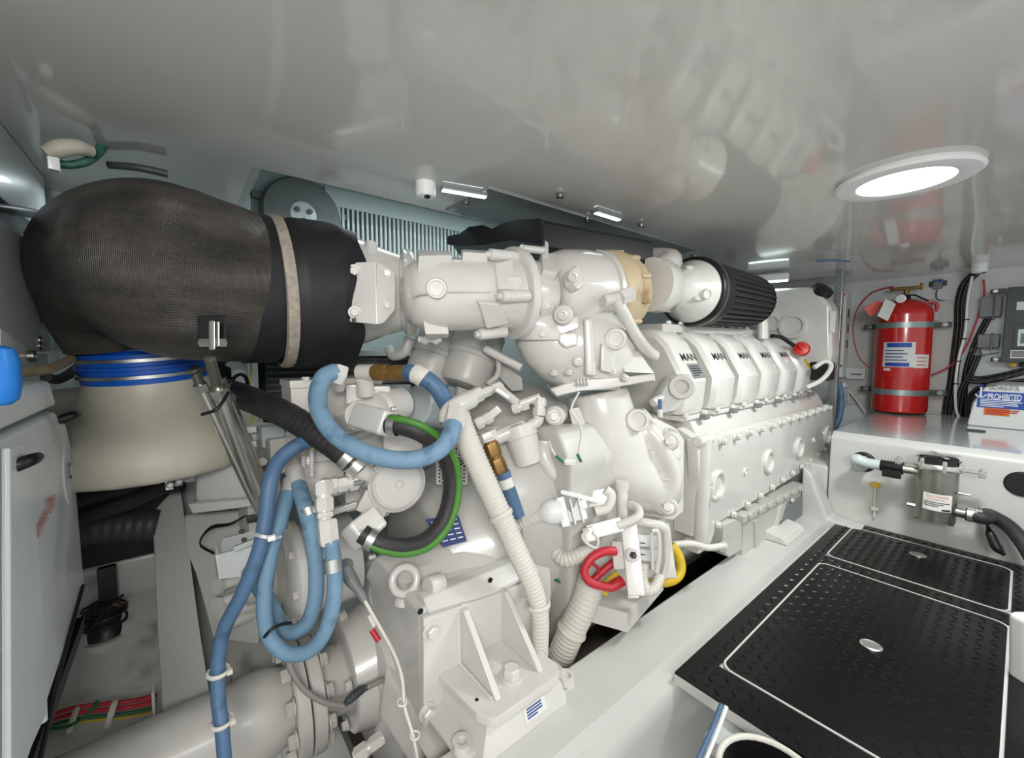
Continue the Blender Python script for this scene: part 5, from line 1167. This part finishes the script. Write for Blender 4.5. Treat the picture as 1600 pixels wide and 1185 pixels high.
o = MB().torus(P(372, 610, 1.33), V(.7, -.5, -.15), .052, .006, 28, 6).build('cable_tie', M['black']); tag(o, 'black cable tie around the thick black hose at the struts', 'cable tie')
# white corrugated conduits
hose('conduit', 'thick white corrugated conduit running from the fuel pipes down beside the gearbox', [(712, 640, 1.28), (728, 685, 1.27), (752, 740, 1.26), (782, 805, 1.25), (808, 862, 1.24), (832, 915, 1.24), (843, 960, 1.24), (843, 1022, 1.25)], [19, 19, 18.5, 18, 17, 16, 15.5, 15], 'conduit', 18, 'conduit', rib=(.0115, .028))
hose('conduit', 'thick white corrugated conduit slanting down from the red cables behind the gearbox mount', [(925, 905, 1.42), (912, 945, 1.4), (893, 985, 1.4), (872, 1035, 1.42)], 23, 'conduit', 18, 'conduit', rib=(.014, .03))
hose('conduit', 'thin white corrugated conduit left of the plug connectors', [(838, 735, 1.55), (850, 770, 1.55), (868, 830, 1.55), (868, 890, 1.56)], 8, 'conduit', 14, 'conduit', rib=(.009, .04))
for a, dv_, lab in (((782, 805, 1.25), P(808, 862, 1.24)-P(752, 740, 1.26), 'pale cable tie high on the long white conduit'), ((841, 945, 1.24), P(843, 1000, 1.245)-P(832, 915, 1.24), 'pale cable tie low on the long white conduit'), ((893, 985, 1.4), P(872, 1035, 1.42)-P(912, 945, 1.4), 'pale cable tie on the white conduit below the red cables')):
    o = inst('tie', 'cable_tie', M['conduit'], None, P(*a), dv_, S(*a, 18.5 if a[0] < 860 else 23)); tag(o, lab, 'cable tie')
h6 = hose('hydraulic_hose', 'dark blue hose with bronze fitting behind the long white conduit', [(786, 738, 1.4), (797, 770, 1.4), (810, 808, 1.4)], 11, 'blued')
fitting(h6, (765, 690, 1.4), (783, 740, 1.4), 12, 'bronze_fitting', M['brass']); MB().ptube([(789, 748, 1.4), (794, 762, 1.4)], 11.6, n=2).build('sleeve', M['paper'], h6)
# ================================================================== wiring at the front of the engine
c1 = thing('plug_connector', 'large white multi pin plug connector with corrugated tail', 'connector', P(880, 795, 1.42))
def ob(parent, name, px, py, d, w, h, dep, ang, m_='white', bev=.005):
    p = P(px, py, d); n = toward(p); r = (RGT*math.cos(ang)-UPV*math.sin(ang)*-1).normalized(); r = (RGT*math.cos(ang)+UPV*math.sin(ang)).normalized(); u = n.cross(r).normalized(); r = u.cross(n)
    return MB().box(p-n*dep/2, (w*d/FPX, h*d/FPX, dep), [r, u, n], bev).build(name, M[m_], parent)
ob(c1, 'shell', 892, 795, 1.40, 44, 40, .07, .2); ob(c1, 'collar', 880, 800, 1.38, 14, 46, .08, .2); ob(c1, 'latch', 905, 776, 1.38, 60, 8, .05, -.25); ob(c1, 'back_shell', 935, 778, 1.45, 40, 26, .06, .15, 'paint')
ob(c1, 'latch', 912, 788, 1.37, 10, 14, .03, .2); ob(c1, 'rib', 895, 800, 1.36, 3, 40, .03, .2); ob(c1, 'rib', 908, 797, 1.36, 3, 40, .03, .2)
MB().ptube([(877, 798, 1.41), (862, 800, 1.41), (850, 803, 1.42), (845, 805, 1.42)], [20, 20, 16, 13], seg=18).build('boot', M['white'], c1)
MB().ptube([(846, 805, 1.42), (832, 811, 1.42), (818, 818, 1.42), (808, 822, 1.43), (806, 812, 1.45)], [11, 11, 10, 8, 7], rib=(.010, .06)).build('tail', M['conduit'], c1)
MB().ptube([(945, 765, 1.45), (955, 775, 1.45), (948, 795, 1.44), (930, 800, 1.44)], 8).build('tail', M['conduit'], c1)
c2 = thing('fuse_panel', 'white fuse and relay holder under the exhaust manifold with black bolts', 'fuse box', P(1000, 870, 1.4))
ob(c2, 'bracket', 988, 870, 1.36, 26, 110, .03, .0, 'paint'); ob(c2, 'terminal_block', 975, 868, 1.38, 36, 42, .05, .0, 'paint2'); 
for y in (868, 905): inst('socket', 'terminal', M['paint'], c2, P(989, y, 1.355), toward(P(989, y, 1.35)), .018)
MB().lathe([(0, 0), (.012, 0), (.012, .006), (0, .008)], P(990, 868, 1.335), toward(P(990, 868, 1.33)), 6).build('black_bolt', M['black'], c2)
ob(c2, 'bracket_foot', 989, 928, 1.36, 18, 14, .03, 0., 'paint')
for x, y in ((985, 893), (992, 893)): ob(c2, 'pin', x, y, 1.345, 4, 7, .02, 0., 'paint')
ob(c2, 'fuse', 1010, 846, 1.44, 34, 18, .05, -.1); ob(c2, 'fuse', 1010, 868, 1.44, 34, 18, .05, -.1); ob(c2, 'fuse_mark', 1004, 849, 1.412, 8, 1.6, .004, -.1, 'inkb', 0); ob(c2, 'fuse_mark', 1004, 867, 1.412, 8, 1.6, .004, -.1, 'inkb', 0)
MB().ptube([(990, 814, 1.42), (1015, 818, 1.4), (1036, 824, 1.4), (1042, 838, 1.4), (1041, 880, 1.4), (1034, 905, 1.4)], [6, 7, 8, 7, 5, 4], seg=14).build('guard', PA, c2)
MB().ptube([(1018, 830, 1.38), (1028, 832, 1.38), (1030, 860, 1.38), (1026, 895, 1.38)], 3.5).build('bail', PA, c2); MB().ptube([(1018, 832, 1.385), (1019, 860, 1.385), (1020, 890, 1.385)], 3).build('bail', PA, c2)
ob(c2, 'back_plate', 1020, 860, 1.48, 60, 80, .02, 0, 'paint2')
c3 = thing('sensor_connector', 'white sensor connector held by a wire clip below the drain pipe', 'connector', P(940, 832, 1.4))
ob(c3, 'shell', 945, 826, 1.38, 56, 22, .05, .25); ob(c3, 'end_cap', 921, 836, 1.36, 18, 22, .05, .25, 'paint'); 
MB().ptube([(920, 828, 1.33), (910, 838, 1.33), (918, 850, 1.33), (932, 856, 1.33), (934, 842, 1.33), (926, 832, 1.33)], 2.4).build('wire_clip', PA, c3)
MB().ptube([(965, 822, 1.38), (985, 815, 1.38), (998, 806, 1.39), (996, 795, 1.42), (985, 790, 1.45)], 7.5).build('tail', M['conduit'], c3)
hose('conduit', 'white corrugated elbow conduit ending at the red cables', [(926, 858, 1.40), (905, 868, 1.40), (885, 874, 1.41), (870, 866, 1.43), (868, 852, 1.46)], [11, 12, 13, 12, 11], 'conduit', 16, 'conduit', rib=(.013, .05))
hose('conduit', 'white corrugated conduit looping below the fuse holder', [(1005, 880, 1.4), (1004, 905, 1.39), (1010, 923, 1.38), (1022, 920, 1.38), (1032, 900, 1.4)], 9, 'conduit', 14, 'conduit', rib=(.012, .03))
def cab(label, pts, r, m_): return tag(MB().ptube(pts, r, n=10).build('cable', M[m_]), label, 'cable')
cab('red battery cable looping over the white fuse holder terminals', [(962, 862, 1.38), (945, 862, 1.37), (925, 872, 1.36), (913, 892, 1.35), (922, 910, 1.34), (945, 917, 1.34), (958, 918, 1.34)], 7, 'redc')
cab('red battery cable slanting down behind the red loop', [(968, 872, 1.42), (950, 886, 1.41), (934, 900, 1.4), (920, 915, 1.39)], 6.5, 'redc')
cab('short thick red cable entering the lower fuse terminal', [(972, 908, 1.38), (962, 914, 1.37), (952, 919, 1.37)], [9, 9, 8], 'redc')
cab('thin red cable between the two battery cables', [(925, 880, 1.39), (935, 890, 1.39), (930, 905, 1.4), (916, 912, 1.4)], 3, 'redc')
cab('yellow cable looping right of the fuse holder', [(1048, 852, 1.5), (1060, 868, 1.49), (1064, 890, 1.48), (1055, 905, 1.47), (1035, 910, 1.47), (1018, 903, 1.5)], 8, 'yellow')
cab('yellow cable emerging below the red cables', [(965, 895, 1.42), (950, 908, 1.42), (938, 922, 1.42), (948, 928, 1.42)], 5, 'yellow')
cab('green wire hanging left of the red cables', [(900, 876, 1.45), (908, 886, 1.44), (905, 902, 1.44), (890, 911, 1.44), (870, 907, 1.45), (852, 897, 1.47)], 3, 'greenc')
# ================================================================== exhaust elbow
ee = thing('exhaust_elbow', 'big black wrapped exhaust elbow at the left', 'exhaust pipe', (.05, 1.5, 1.2))
A0, A1, A2, A3 = P(540, 461, 1.455), P(440, 459, 1.335), P(330, 442, 1.2), P(232, 428, 1.135)
path = [P(428, 458, 1.32), P(385, 451, 1.265), P(345, 443, 1.215), P(282, 429, 1.165), V(-.035, 1.60, 1.25), V(-.11, 1.74, 1.245), V(-.125, 1.86, 1.14), V(-.105, 1.88, 1.02)]
MB().tube(path, [.222, .226, .230, .236, .224, .215, .20, .182], n=10, seg=56).build('wrapped_bend', M['wrap'], ee, ang=60)
MB().tube([P(430, 458, 1.323), P(405, 454, 1.29), P(378, 451, 1.257)], [.224, .2275, .2285], n=4, seg=56).build('overlap_sleeve', M['cuff'], ee, ang=60)
rings = []; 
ax = (A0-A1).normalized(); u_, v_, w_ = basis(ax); L = (A0-A1).length
for i in range(25):
    t = i/24; ring = []
    for k in range(64):
        a = 2*math.pi*k/64; wob = .004*math.sin(a*5+t*3)+.003*math.sin(a*9+1+t*6); r = .226+.012*min(1, t*6)+wob*(t**.5)-(.03*max(0, t-.75)/.25)*(.6+.4*math.sin(a*4+.7))
        Lk = L*(1+.06*math.sin(a*3+.5)+.05*math.sin(a*7)*t) if t > .5 else L
        ring.append(A1+ax*(t*Lk)+(u_*math.cos(a)+v_*math.sin(a))*r)
    rings.append(ring)
MB().loft(rings).build('cloth_cuff', M['cuff'], ee, ang=60, label='loose black cloth cuff')
MB().lathe([(.226, -.018), (.238, -.014), (.241, .0), (.238, .014), (.226, .018)], P(436, 459, 1.33), ax, 64, cap=False).build('clamp_band', M['band'], ee, label='pale grey clamp band')
cl = P(331, 532, .98); n = toward(cl)
cv = MB().box(cl+UPV*.012, (.016, .07, .03), [RGT, UPV, n], .004).build('clevis', M['steel'], ee); MB().box(cl+UPV*.015+RGT*.014, (.008, .06, .03), [RGT, UPV, n], .003).build('clevis_cheek', M['steel'], cv)
MB().cyl(cl-RGT*.026-UPV*.006, cl+RGT*.030-UPV*.006, .011, seg=6).build('clevis_bolt', M['steel'], cv); MB().box(cl+UPV*.02-n*.03, (.07, .08, .012), [RGT, UPV, n], .005).build('base_pad', M['cuff'], ee)
# struts
def strut(label, a, m1, m2, b, r1, r2):
    r1 *= 1.2; r2 *= 1.25
    t = thing('support_strut', label, 'strut', P(*m2))
    MB().tube([P(*a), P(*m1)], S(*a, r1), n=2, spl=False).build('threaded_end', M['steelr'], t)
    c0, c1 = P(*m1), P(*m2); MB().lathe([(S(*m1, r2*1.3), 0), (S(*m1, r2*1.3), .022)], c0, c1-c0, 6).build('lock_nut', M['steel'], t)
    MB().tube([c0+(c1-c0)*.05, c1, P(*b)], [S(*m1, r2), S(*m2, r2), S(*b, r2*.55)], n=6, seg=20).build('tube', M['steel'], t)
strut('thickest stainless strut from the elbow clevis down to the gearbox', (328, 560, .985), (340, 606, 1.05), (396, 752, 1.27), (414, 795, 1.35), 8, 9.5)
strut('thinner stainless strut left of the thickest one', (303, 575, 1.12), (312, 600, 1.15), (388, 760, 1.35), (408, 808, 1.42), 7, 7)
strut('stainless strut half hidden behind the thickest one', (345, 590, 1.15), (355, 615, 1.18), (402, 740, 1.38), (416, 785, 1.44), 6, 7)
tag(MB().ptube([(298, 588, 1.1), (312, 580, 1.05), (330, 572, 1.02)], 1.6).build('cable', M['black']), 'thin black wire tied to the struts under the elbow', 'cable')
o = MB().ptube([(316, 648, 1.0), (338, 640, .99), (352, 622, 1.02), (356, 614, 1.05)], 3).build('cable_tie', M['black']); tag(o, 'long black cable tie crossing the stainless struts', 'cable tie')
# sleeve and muffler
sl = thing('exhaust_sleeve', 'bright blue silicone exhaust sleeve with steel clamps below the black elbow', 'exhaust hose', P(225, 570, 1.4))
E0 = V(-.095, 1.87, 1.05); E1 = V(-.085, 1.88, .90); ax = (E1-E0).normalized(); L = (E1-E0).length
MB().lathe([(.16, 0), (.17, .01), (.17, L*.3), (.161, L*.34), (.17, L*.38), (.168, L)], E0, ax, 48, cap=False).build('sleeve', M['bluec'], sl)
for f in (.45, .62, .80):
    MB().lathe([(.171, 0), (.176, .002), (.176, .012), (.171, .014)], E0+ax*L*f, ax, 48, cap=False).build('clamp', M['steel'] if f != .62 else M['bluec'], sl)
mf_ = MB(); nb0 = E1
mf_.lathe([(.165, -.05), (.165, .03), (.20, .09), (.28, .17), (.31, .23), (.31, .3)], nb0, V(ax.x*.4, ax.y*.4, -1), 48)
cc = P(225, 676, 1.5); mf_.tube([cc+V(-.34, 0, 0), cc+V(0, 0, 0), cc+V(.36, 0, 0)], [.165, .185, .165], n=6, seg=40)
mo = cast(mf_.build('muffler', M['cream']), .02, 12); tag(mo, 'big cream fibreglass exhaust muffler below the blue sleeve', 'muffler')
# ================================================================== left side
GN = -.25
gs = thing('generator', 'white generator sound enclosure with red lettering at the left edge', 'generator', (-.6, 1.1, .25))
MB().prism([V(GN, .55, .845), V(GN, 1.52, .845), V(GN, 1.63, .80), V(GN, 1.69, .70), V(GN, 1.70, .29), V(GN, .55, .20)], V(-.7, 0, 0), .015, 3).build('enclosure', M['whitebox'], gs)
MB().prism([V(GN+.004, .55, .935), V(GN+.004, 1.46, .925), V(GN+.004, 1.515, .858), V(GN+.004, .55, .858)], V(-.7, 0, 0), .01).build('lid', M['whitebox'], gs)
MB().tube([P(22, 702, X=GN), P(30, 745, X=GN), P(42, 815, X=GN), P(50, 900, X=GN), P(57, 1010, X=GN), P(62, 1130, X=GN)], .011, n=8).build('panel_rib', M['whitebox'], gs)
MB().prism([P(0, 700, X=GN), P(22, 702, X=GN), P(30, 745, X=GN), P(42, 815, X=GN), P(57, 1010, X=GN), P(60, 1120, X=GN), P(0, 1250, X=GN)], V(.012, 0, 0), .005).build('front_panel', M['whitebox'], gs)
MB().box2((GN-.68, .56, .18), (GN-.006, 1.69, .215)).build('base_frame', M['black'], gs)
MB().tube([P(130, 915, X=GN+.004), P(96, 1040, X=GN+.004), P(62, 1190, X=GN+.004)], .004, n=4).build('rubber_seal', M['black'], gs)
ta = P(51, 851, X=GN); tb_ = P(83, 787, X=GN); td = (tb_-ta)
text('Cummins', 'lettering', M['inkr'], gs, ta+X_*.003, td, Z_, td.length*.6, .036, lift=.001); text('Onan', 'lettering', M['inkr'], gs, ta+td*.64+X_*.003, td, Z_, td.length*.36, .040, ext=.002, lift=.0015)
oc_ = P(105, 742, X=GN); MB().lathe([(.0, .002), (.05, .002), (.054, -.002)], oc_+X_*.001, X_, 36, sq=1.5).build('badge_oval', M['whitebox'], gs)
for q, t in ((P(12, 733, X=GN), 0), (P(92, 657, X=GN), 1)):
    MB().tube([q, q+V(.022, .01, .008), q+V(.026, .05, .006), q+V(.02, .07, .004)], [.012, .012, .010, .006]).build('latch', M['black'], gs)
text('C', 'lettering', M['inkb'], gs, P(103, 752, X=GN)+X_*.006, Y_, Z_, .03, .045, bold=.02)
# white equipment cabinet above the generator
CX_ = -.32
ec = thing('equipment_cabinet', 'tall white equipment cabinet behind the black elbow at the left edge', 'cabinet', (-.6, 1.6, 1.0))
MB().box2((CX_-.5, .9, 1.365), (CX_, 2.04, CZ-.002), .004).build('upper_box', M['whitebox'], ec)
q = P(76, 500, X=CX_); MB().box2((CX_-.5, .9, .99), (CX_, q.y, 1.31), .004).build('lower_box', M['whitebox'], ec)
MB().box2((CX_-.5, .9, 1.31), (CX_-.06, 2.0, 1.365)).build('recess', M['dark'], ec)
for px, py in ((62, 541), (62, 532), (45, 557)): inst('socket', 'screw', M['steelr'], ec, P(px, py, X=CX_)-X_*.007, X_, .011)
MB().prism([P(-10, 512, X=CX_+.004), P(48, 552, X=CX_+.004), P(67, 553, X=CX_+.004), P(67, 575, X=CX_+.004), P(-10, 590, X=CX_+.004)], V(.01, 0, 0), .003).build('gusset', M['whitebox'], ec)
inst('socket', 'screw', M['steelr'], ec, P(45, 557, X=CX_+.016), X_, .012)
MB().cyl(P(54, 246, X=CX_)-X_*.001, P(54, 246, X=CX_)+X_*.002, .008).build('plug', M['grey'], ec)
tag(MB().ptube([(-14, 323, .95), (20, 328, 1.08), (52, 334, 1.25)], 11).build('pipe', M['black']), 'black pipe running between upper and lower cabinet boxes', 'pipe')
# grey box edge, label and pipe between cabinet and muffler
sb = thing('relay_box', 'pale relay boxes with small labels below the black elbow', 'box', P(100, 520, 1.5))
for px, py, w_, h_, m_ in ((92, 515, 22, 90, 'teal'), (116, 535, 16, 70, 'whitebox')): vbox(sb, 'housing', px, py, 1.6, w_, h_, .1, m_, .004)
vbox(sb, 'label', 92, 540, 1.598, 10, 14, .004, 'navy', 0); vbox(sb, 'label', 115, 548, 1.598, 8, 12, .004, 'grey', 0)
tag(MB().ptube([(80, 518, 1.5), (110, 528, 1.5), (160, 548, 1.55)], 7).build('pipe', M['dgrey']), 'dark grey pipe passing behind the black elbow to the blue sleeve', 'pipe')
hose('conduit', 'tan and black corrugated conduit running below the white cabinet', [(14, 582, .86), (45, 582, .95), (75, 577, 1.05), (100, 567, 1.18), (125, 552, 1.35)], 8, 'tanconduit', 14, 'conduit', rib=(.018, .14))
hose('hose', 'black hose lying behind the generator lid', [(72, 590, 1.2), (95, 592, 1.3), (130, 570, 1.5)], 9, 'rubber')
bfl = thing('filter_canister', 'bright blue canister cut by the left edge above the generator', 'canister', P(-6, 585, .66))
c = P(-8, 585, .66); MB().lathe([(.015, -.05), (.024, -.042), (.028, -.02), (.028, .02), (.024, .04), (.012, .046)], c, Z_, 32).build('body', M['bluep'], bfl)
# green hose and pale elbow pipe up in the corner
tag(MB().ptube([(78, 250, 1.06), (105, 258, 1.07), (140, 250, 1.1), (162, 225, 1.15), (168, 205, 1.2)], 8).build('hose', M['tealhose']), 'dark hose with green print curving in the upper left corner', 'hose')
MB().ptube([(170, 258, 1.2), (215, 262, 1.21), (262, 272, 1.25)], 7).build('pipe', M['dgrey']); tag(bpy.data.objects['pipe.002'], 'dark pipe above the black elbow near the ceiling', 'pipe')
t = thing('elbow_pipe', 'pale insulated elbow pipe in the upper left corner by the ceiling', 'pipe', P(105, 220, 1.2))
MB().ptube([(75, 240, 1.03), (95, 232, 1.04), (120, 230, 1.06), (142, 236, 1.09)], [15, 17, 15, 12], seg=18).build('insulation', M['cream'], t)
vbox(t, 'clip', 84, 255, 1.0, 14, 20, .03, 'whitebox', .003)
# tank, bracket and trays beside the gearbox
wt = thing('header_tank', 'white rounded plastic tank on the engine bed beside the struts', 'tank', P(345, 780, 1.6))
def quad(parent, name, pts, d, off, m_='paint', bev=.015): return MB().prism([P(x, y, dd) for (x, y), dd in zip(pts, d)], off, bev, 3).build(name, M[m_], parent)
quad(wt, 'body', [(304, 712), (318, 706), (392, 700), (400, 786), (312, 794), (302, 780)], [1.42]*6, V(.1, .2, 0), 'gel', .03)
quad(wt, 'base_flange', [(292, 788), (395, 780), (398, 792), (300, 804)], [1.39]*4, V(.1, .22, 0), 'gel', .006)
MB().cyl(P(292, 738, 1.46), P(308, 738, 1.5), .035, bev=.004).build('outlet_nut', M['white'], wt)
bs = thing('equipment_bed', 'white moulded bed with a small open tray left of the blue hoses', 'bed', P(340, 850, 1.5))
quad(bs, 'bed', [(286, 806), (404, 796), (404, 1010), (330, 1000), (306, 900), (290, 862)], [1.56, 1.56, 1.46, 1.44, 1.5, 1.54], V(.15, .25, 0), 'gel', .01)
tr_ = quad(bs, 'tray_front', [(336, 868), (400, 852), (402, 900), (342, 905)], [1.38, 1.42, 1.4, 1.36], V(.006, .008, 0), 'whitebox', .001)
quad(bs, 'tray_side', [(334, 852), (338, 868), (342, 906), (338, 900)], [1.42, 1.38, 1.36, 1.4], V(.008, .0, 0), 'whitebox', 0)
quad(bs, 'panel', [(348, 842), (404, 828), (404, 856), (340, 868)], [1.46]*4, V(.01, .01, 0), 'whitebox', .001)
for x, y in ((377, 831), (381, 844)): inst('stud', 'screw', M['dgrey'], bs, P(x, y, 1.44), toward(P(x, y, 1.44)), .008)
vbox(bs, 'terminal_strip', 385, 852, 1.38, 34, 8, .02, 'pvc', .003, roll=.2)
vbox(bs, 'black_plug', 396, 812, 1.44, 18, 10, .03, 'black', .003)
for k in range(3): tag(MB().ptube([(384, 806, 1.46), (360, 818+k, 1.46), (332, 822+2*k, 1.46), (316, 838+k, 1.46), (314, 852+k, 1.46), (334, 864+k, 1.44)], 1.3).build('cable', M['black']), ('uppermost', 'middle', 'lowest')[k]+' of three thin black wires curling down to the small tray', 'cable', 'thin black wires at the tray')
# black hoses behind the generator
for k, (y0, y1, lab) in enumerate(((775, 742, 'upper thick black hose leading from generator to clamps'), (803, 762, 'lower thick black hose leading from generator to clamps'))):
    hose('hose', lab, [(112, y0+12, 1.42), (150, y0, 1.44), (200, (y0+y1)/2+3, 1.47), (250, y1, 1.5), (285, y1-6, 1.52)], 15, 'rubber', 16)
for x, y, m_, lab in ((264, 748, 'steel', 'steel clamp bracket on the white frame end'), (278, 742, 'zinc', 'second steel clamp on the black hose next to the tank')):
    t = thing('clamp_bracket', lab, 'clamp', P(x, y, 1.45)); vbox(t, 'strap', x, y, 1.46, 10, 36, .03, m_, .002); inst('socket', 'screw', M['steelr'], t, P(x+2, y+10, 1.425), toward(P(x, y, 1.6)), .010)
hose('shade_tube', 'dark grey thick tube added as shade below the black hoses', [(115, 838, 1.5), (160, 826, 1.54), (205, 822, 1.58), (250, 820, 1.62)], 30, 'dgrey', 20, rib=(.03, .02))  # dark tube put in to stand for the shadowed opening
tag(MB().ptube([(212, 790, 1.6), (216, 800, 1.6), (213, 815, 1.6), (220, 835, 1.6), (236, 845, 1.6)], 4).build('hose', M['black']), 'loop of thin black hose beside the white frame', 'hose')
# bilge ledges and pump
struct(MB().prism([V(-.6, 1.55, -.45), V(-.6, 1.80, -.22), V(-.6, 1.93, -.11), V(-.6, 2.2, -.08), V(-.6, 2.2, -.5)], V(.7, 0, 0), .02, 3).build('trim_11', M['dirty']))
struct(MB().prism([V(-.6, 2.13, .19), V(-.6, 2.2, .21), V(-.6, 2.2, -.2), V(-.6, 2.10, -.2)], V(.7, 0, 0), .02, 3).build('trim_12', M['dirty']))
bp_ = thing('bilge_pump', 'black bilge pump wrapped in wires on a white base', 'pump', P(165, 1010, 1.55))
c = P(167, 1004, 1.5)
MB().lathe([(.07, -.03), (.075, -.02), (.072, .03), (.06, .036)], c, Z_, 36).build('base_ring', M['dirty'], bp_)
MB().lathe([(.055, .03), (.06, .035), (.05, .06), (.042, .07), (.045, .09), (.05, .10), (.05, .12), (.04, .13), (.04, .15)], c, Z_, 32).build('motor', M['black'], bp_)
MB().box(c+V(.01, .03, .20), (.05, .03, .14), None, .004).build('riser', M['black'], bp_)
for k in range(5): MB().torus(c+V(0, 0, .07+.016*k), V(.1*math.sin(k*2), .15*math.cos(k*3), 1), .058, .004, 24, 6).build('wire', M['black'], bp_)
MB().ptube([(118, 975, 1.45), (126, 984, 1.45), (142, 984, 1.43), (160, 960, 1.42), (178, 945, 1.42), (192, 930, 1.42)], 2.6).build('wire', M['black'], bp_); MB().ptube([(178, 944, 1.4), (186, 946, 1.4)], 3).build('wire_joint', M['brass'], bp_)
# battery cables across the bilge
for k, (m_, oy, r, lab) in enumerate((('redc', 0, 4.2, 'upper red cable crossing the bilge below the pump'), ('redc', 9, 4.2, 'lower red cable crossing the bilge below the pump'), ('greenc', 18, 3.6, 'green cable under the two red bilge cables'), ('yellow', 24, 2.4, 'yellow cable lowest in the bilge bundle'))):
    tag(MB().ptube([(70, 1122+oy*.9, 1.2), (110, 1108+oy, 1.22), (150, 1102+oy, 1.25), (200, 1097+oy, 1.3), (244, 1088+oy, 1.33)], r).build('cable', M[m_]), lab, 'cable')
tag(MB().ptube([(72, 1140, 1.15), (105, 1136, 1.15), (130, 1122, 1.16), (146, 1108, 1.18), (152, 1096, 1.2)], 3.4).build('cable', M['greenc']), 'loose green cable arching over the red bilge cables', 'cable')
for x, y in ((116, 1118), (174, 1110)):
    tag(inst('tie', 'cable_tie', M['conduit'], None, P(x, y+6, 1.22), P(150, 1102, 1.25)-P(110, 1108, 1.22), .030), 'pale cable tie around the bilge cables, '+('nearer the generator' if x < 150 else 'nearer the white frame'), 'cable tie')
tag(MB().box(P(241, 1110, 1.3), (.008, .03, .14), None, .003).build('bracket', M['whitebox']), 'small white bracket where the bilge cables meet the frame', 'bracket')
# black louvred heat exchanger seen between elbow and hydraulic block
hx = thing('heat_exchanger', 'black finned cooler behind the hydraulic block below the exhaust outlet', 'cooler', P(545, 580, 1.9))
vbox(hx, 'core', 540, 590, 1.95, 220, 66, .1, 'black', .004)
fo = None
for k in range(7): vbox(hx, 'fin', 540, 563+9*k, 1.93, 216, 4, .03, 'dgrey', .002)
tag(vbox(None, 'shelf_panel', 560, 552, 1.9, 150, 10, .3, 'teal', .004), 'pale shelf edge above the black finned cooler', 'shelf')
# gauge-like round housing seen inside the hose loop
rh = thing('round_housing', 'pale round end housing seen inside the blue hose loop', 'housing', P(655, 635, 1.6))
tb2 = MB(); axis(tb2, (650, 632, 1.5), (690, 640, 1.6), [(0, 20), (.02, 32), (.1, 33), (.2, 30), (1, 30)], 36); tb2.build('shell', M['pvc'], rh)
vbox(rh, 'bracket', 622, 632, 1.6, 40, 60, .05, 'teal', .004); vbox(rh, 'black_clip', 631, 643, 1.5, 10, 16, .04, 'black', .003)
tag(MB().ptube([(358, 562, 1.4), (372, 570, 1.42), (375, 590, 1.45)], 12).build('cap', M['pvc']), 'pale plastic cap under the cloth cuff of the exhaust elbow', 'cap')
tag(MB().ptube([(393, 560, 1.5), (392, 590, 1.5), (393, 640, 1.5), (396, 670, 1.5)], 1.4).build('wire', M['yellow']), 'thin yellow wire hanging in the dark gap behind the black hose', 'wire')
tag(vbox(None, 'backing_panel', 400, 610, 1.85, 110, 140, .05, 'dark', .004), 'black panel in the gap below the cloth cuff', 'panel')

tag(MB().box2((-.62, 2.10, .2), (-.02, 2.19, .62)).build('black_sheet', M['dark']), 'black sheet standing in for the shade behind the generator', 'sheet')  # dark sheet in place of the shade under the muffler
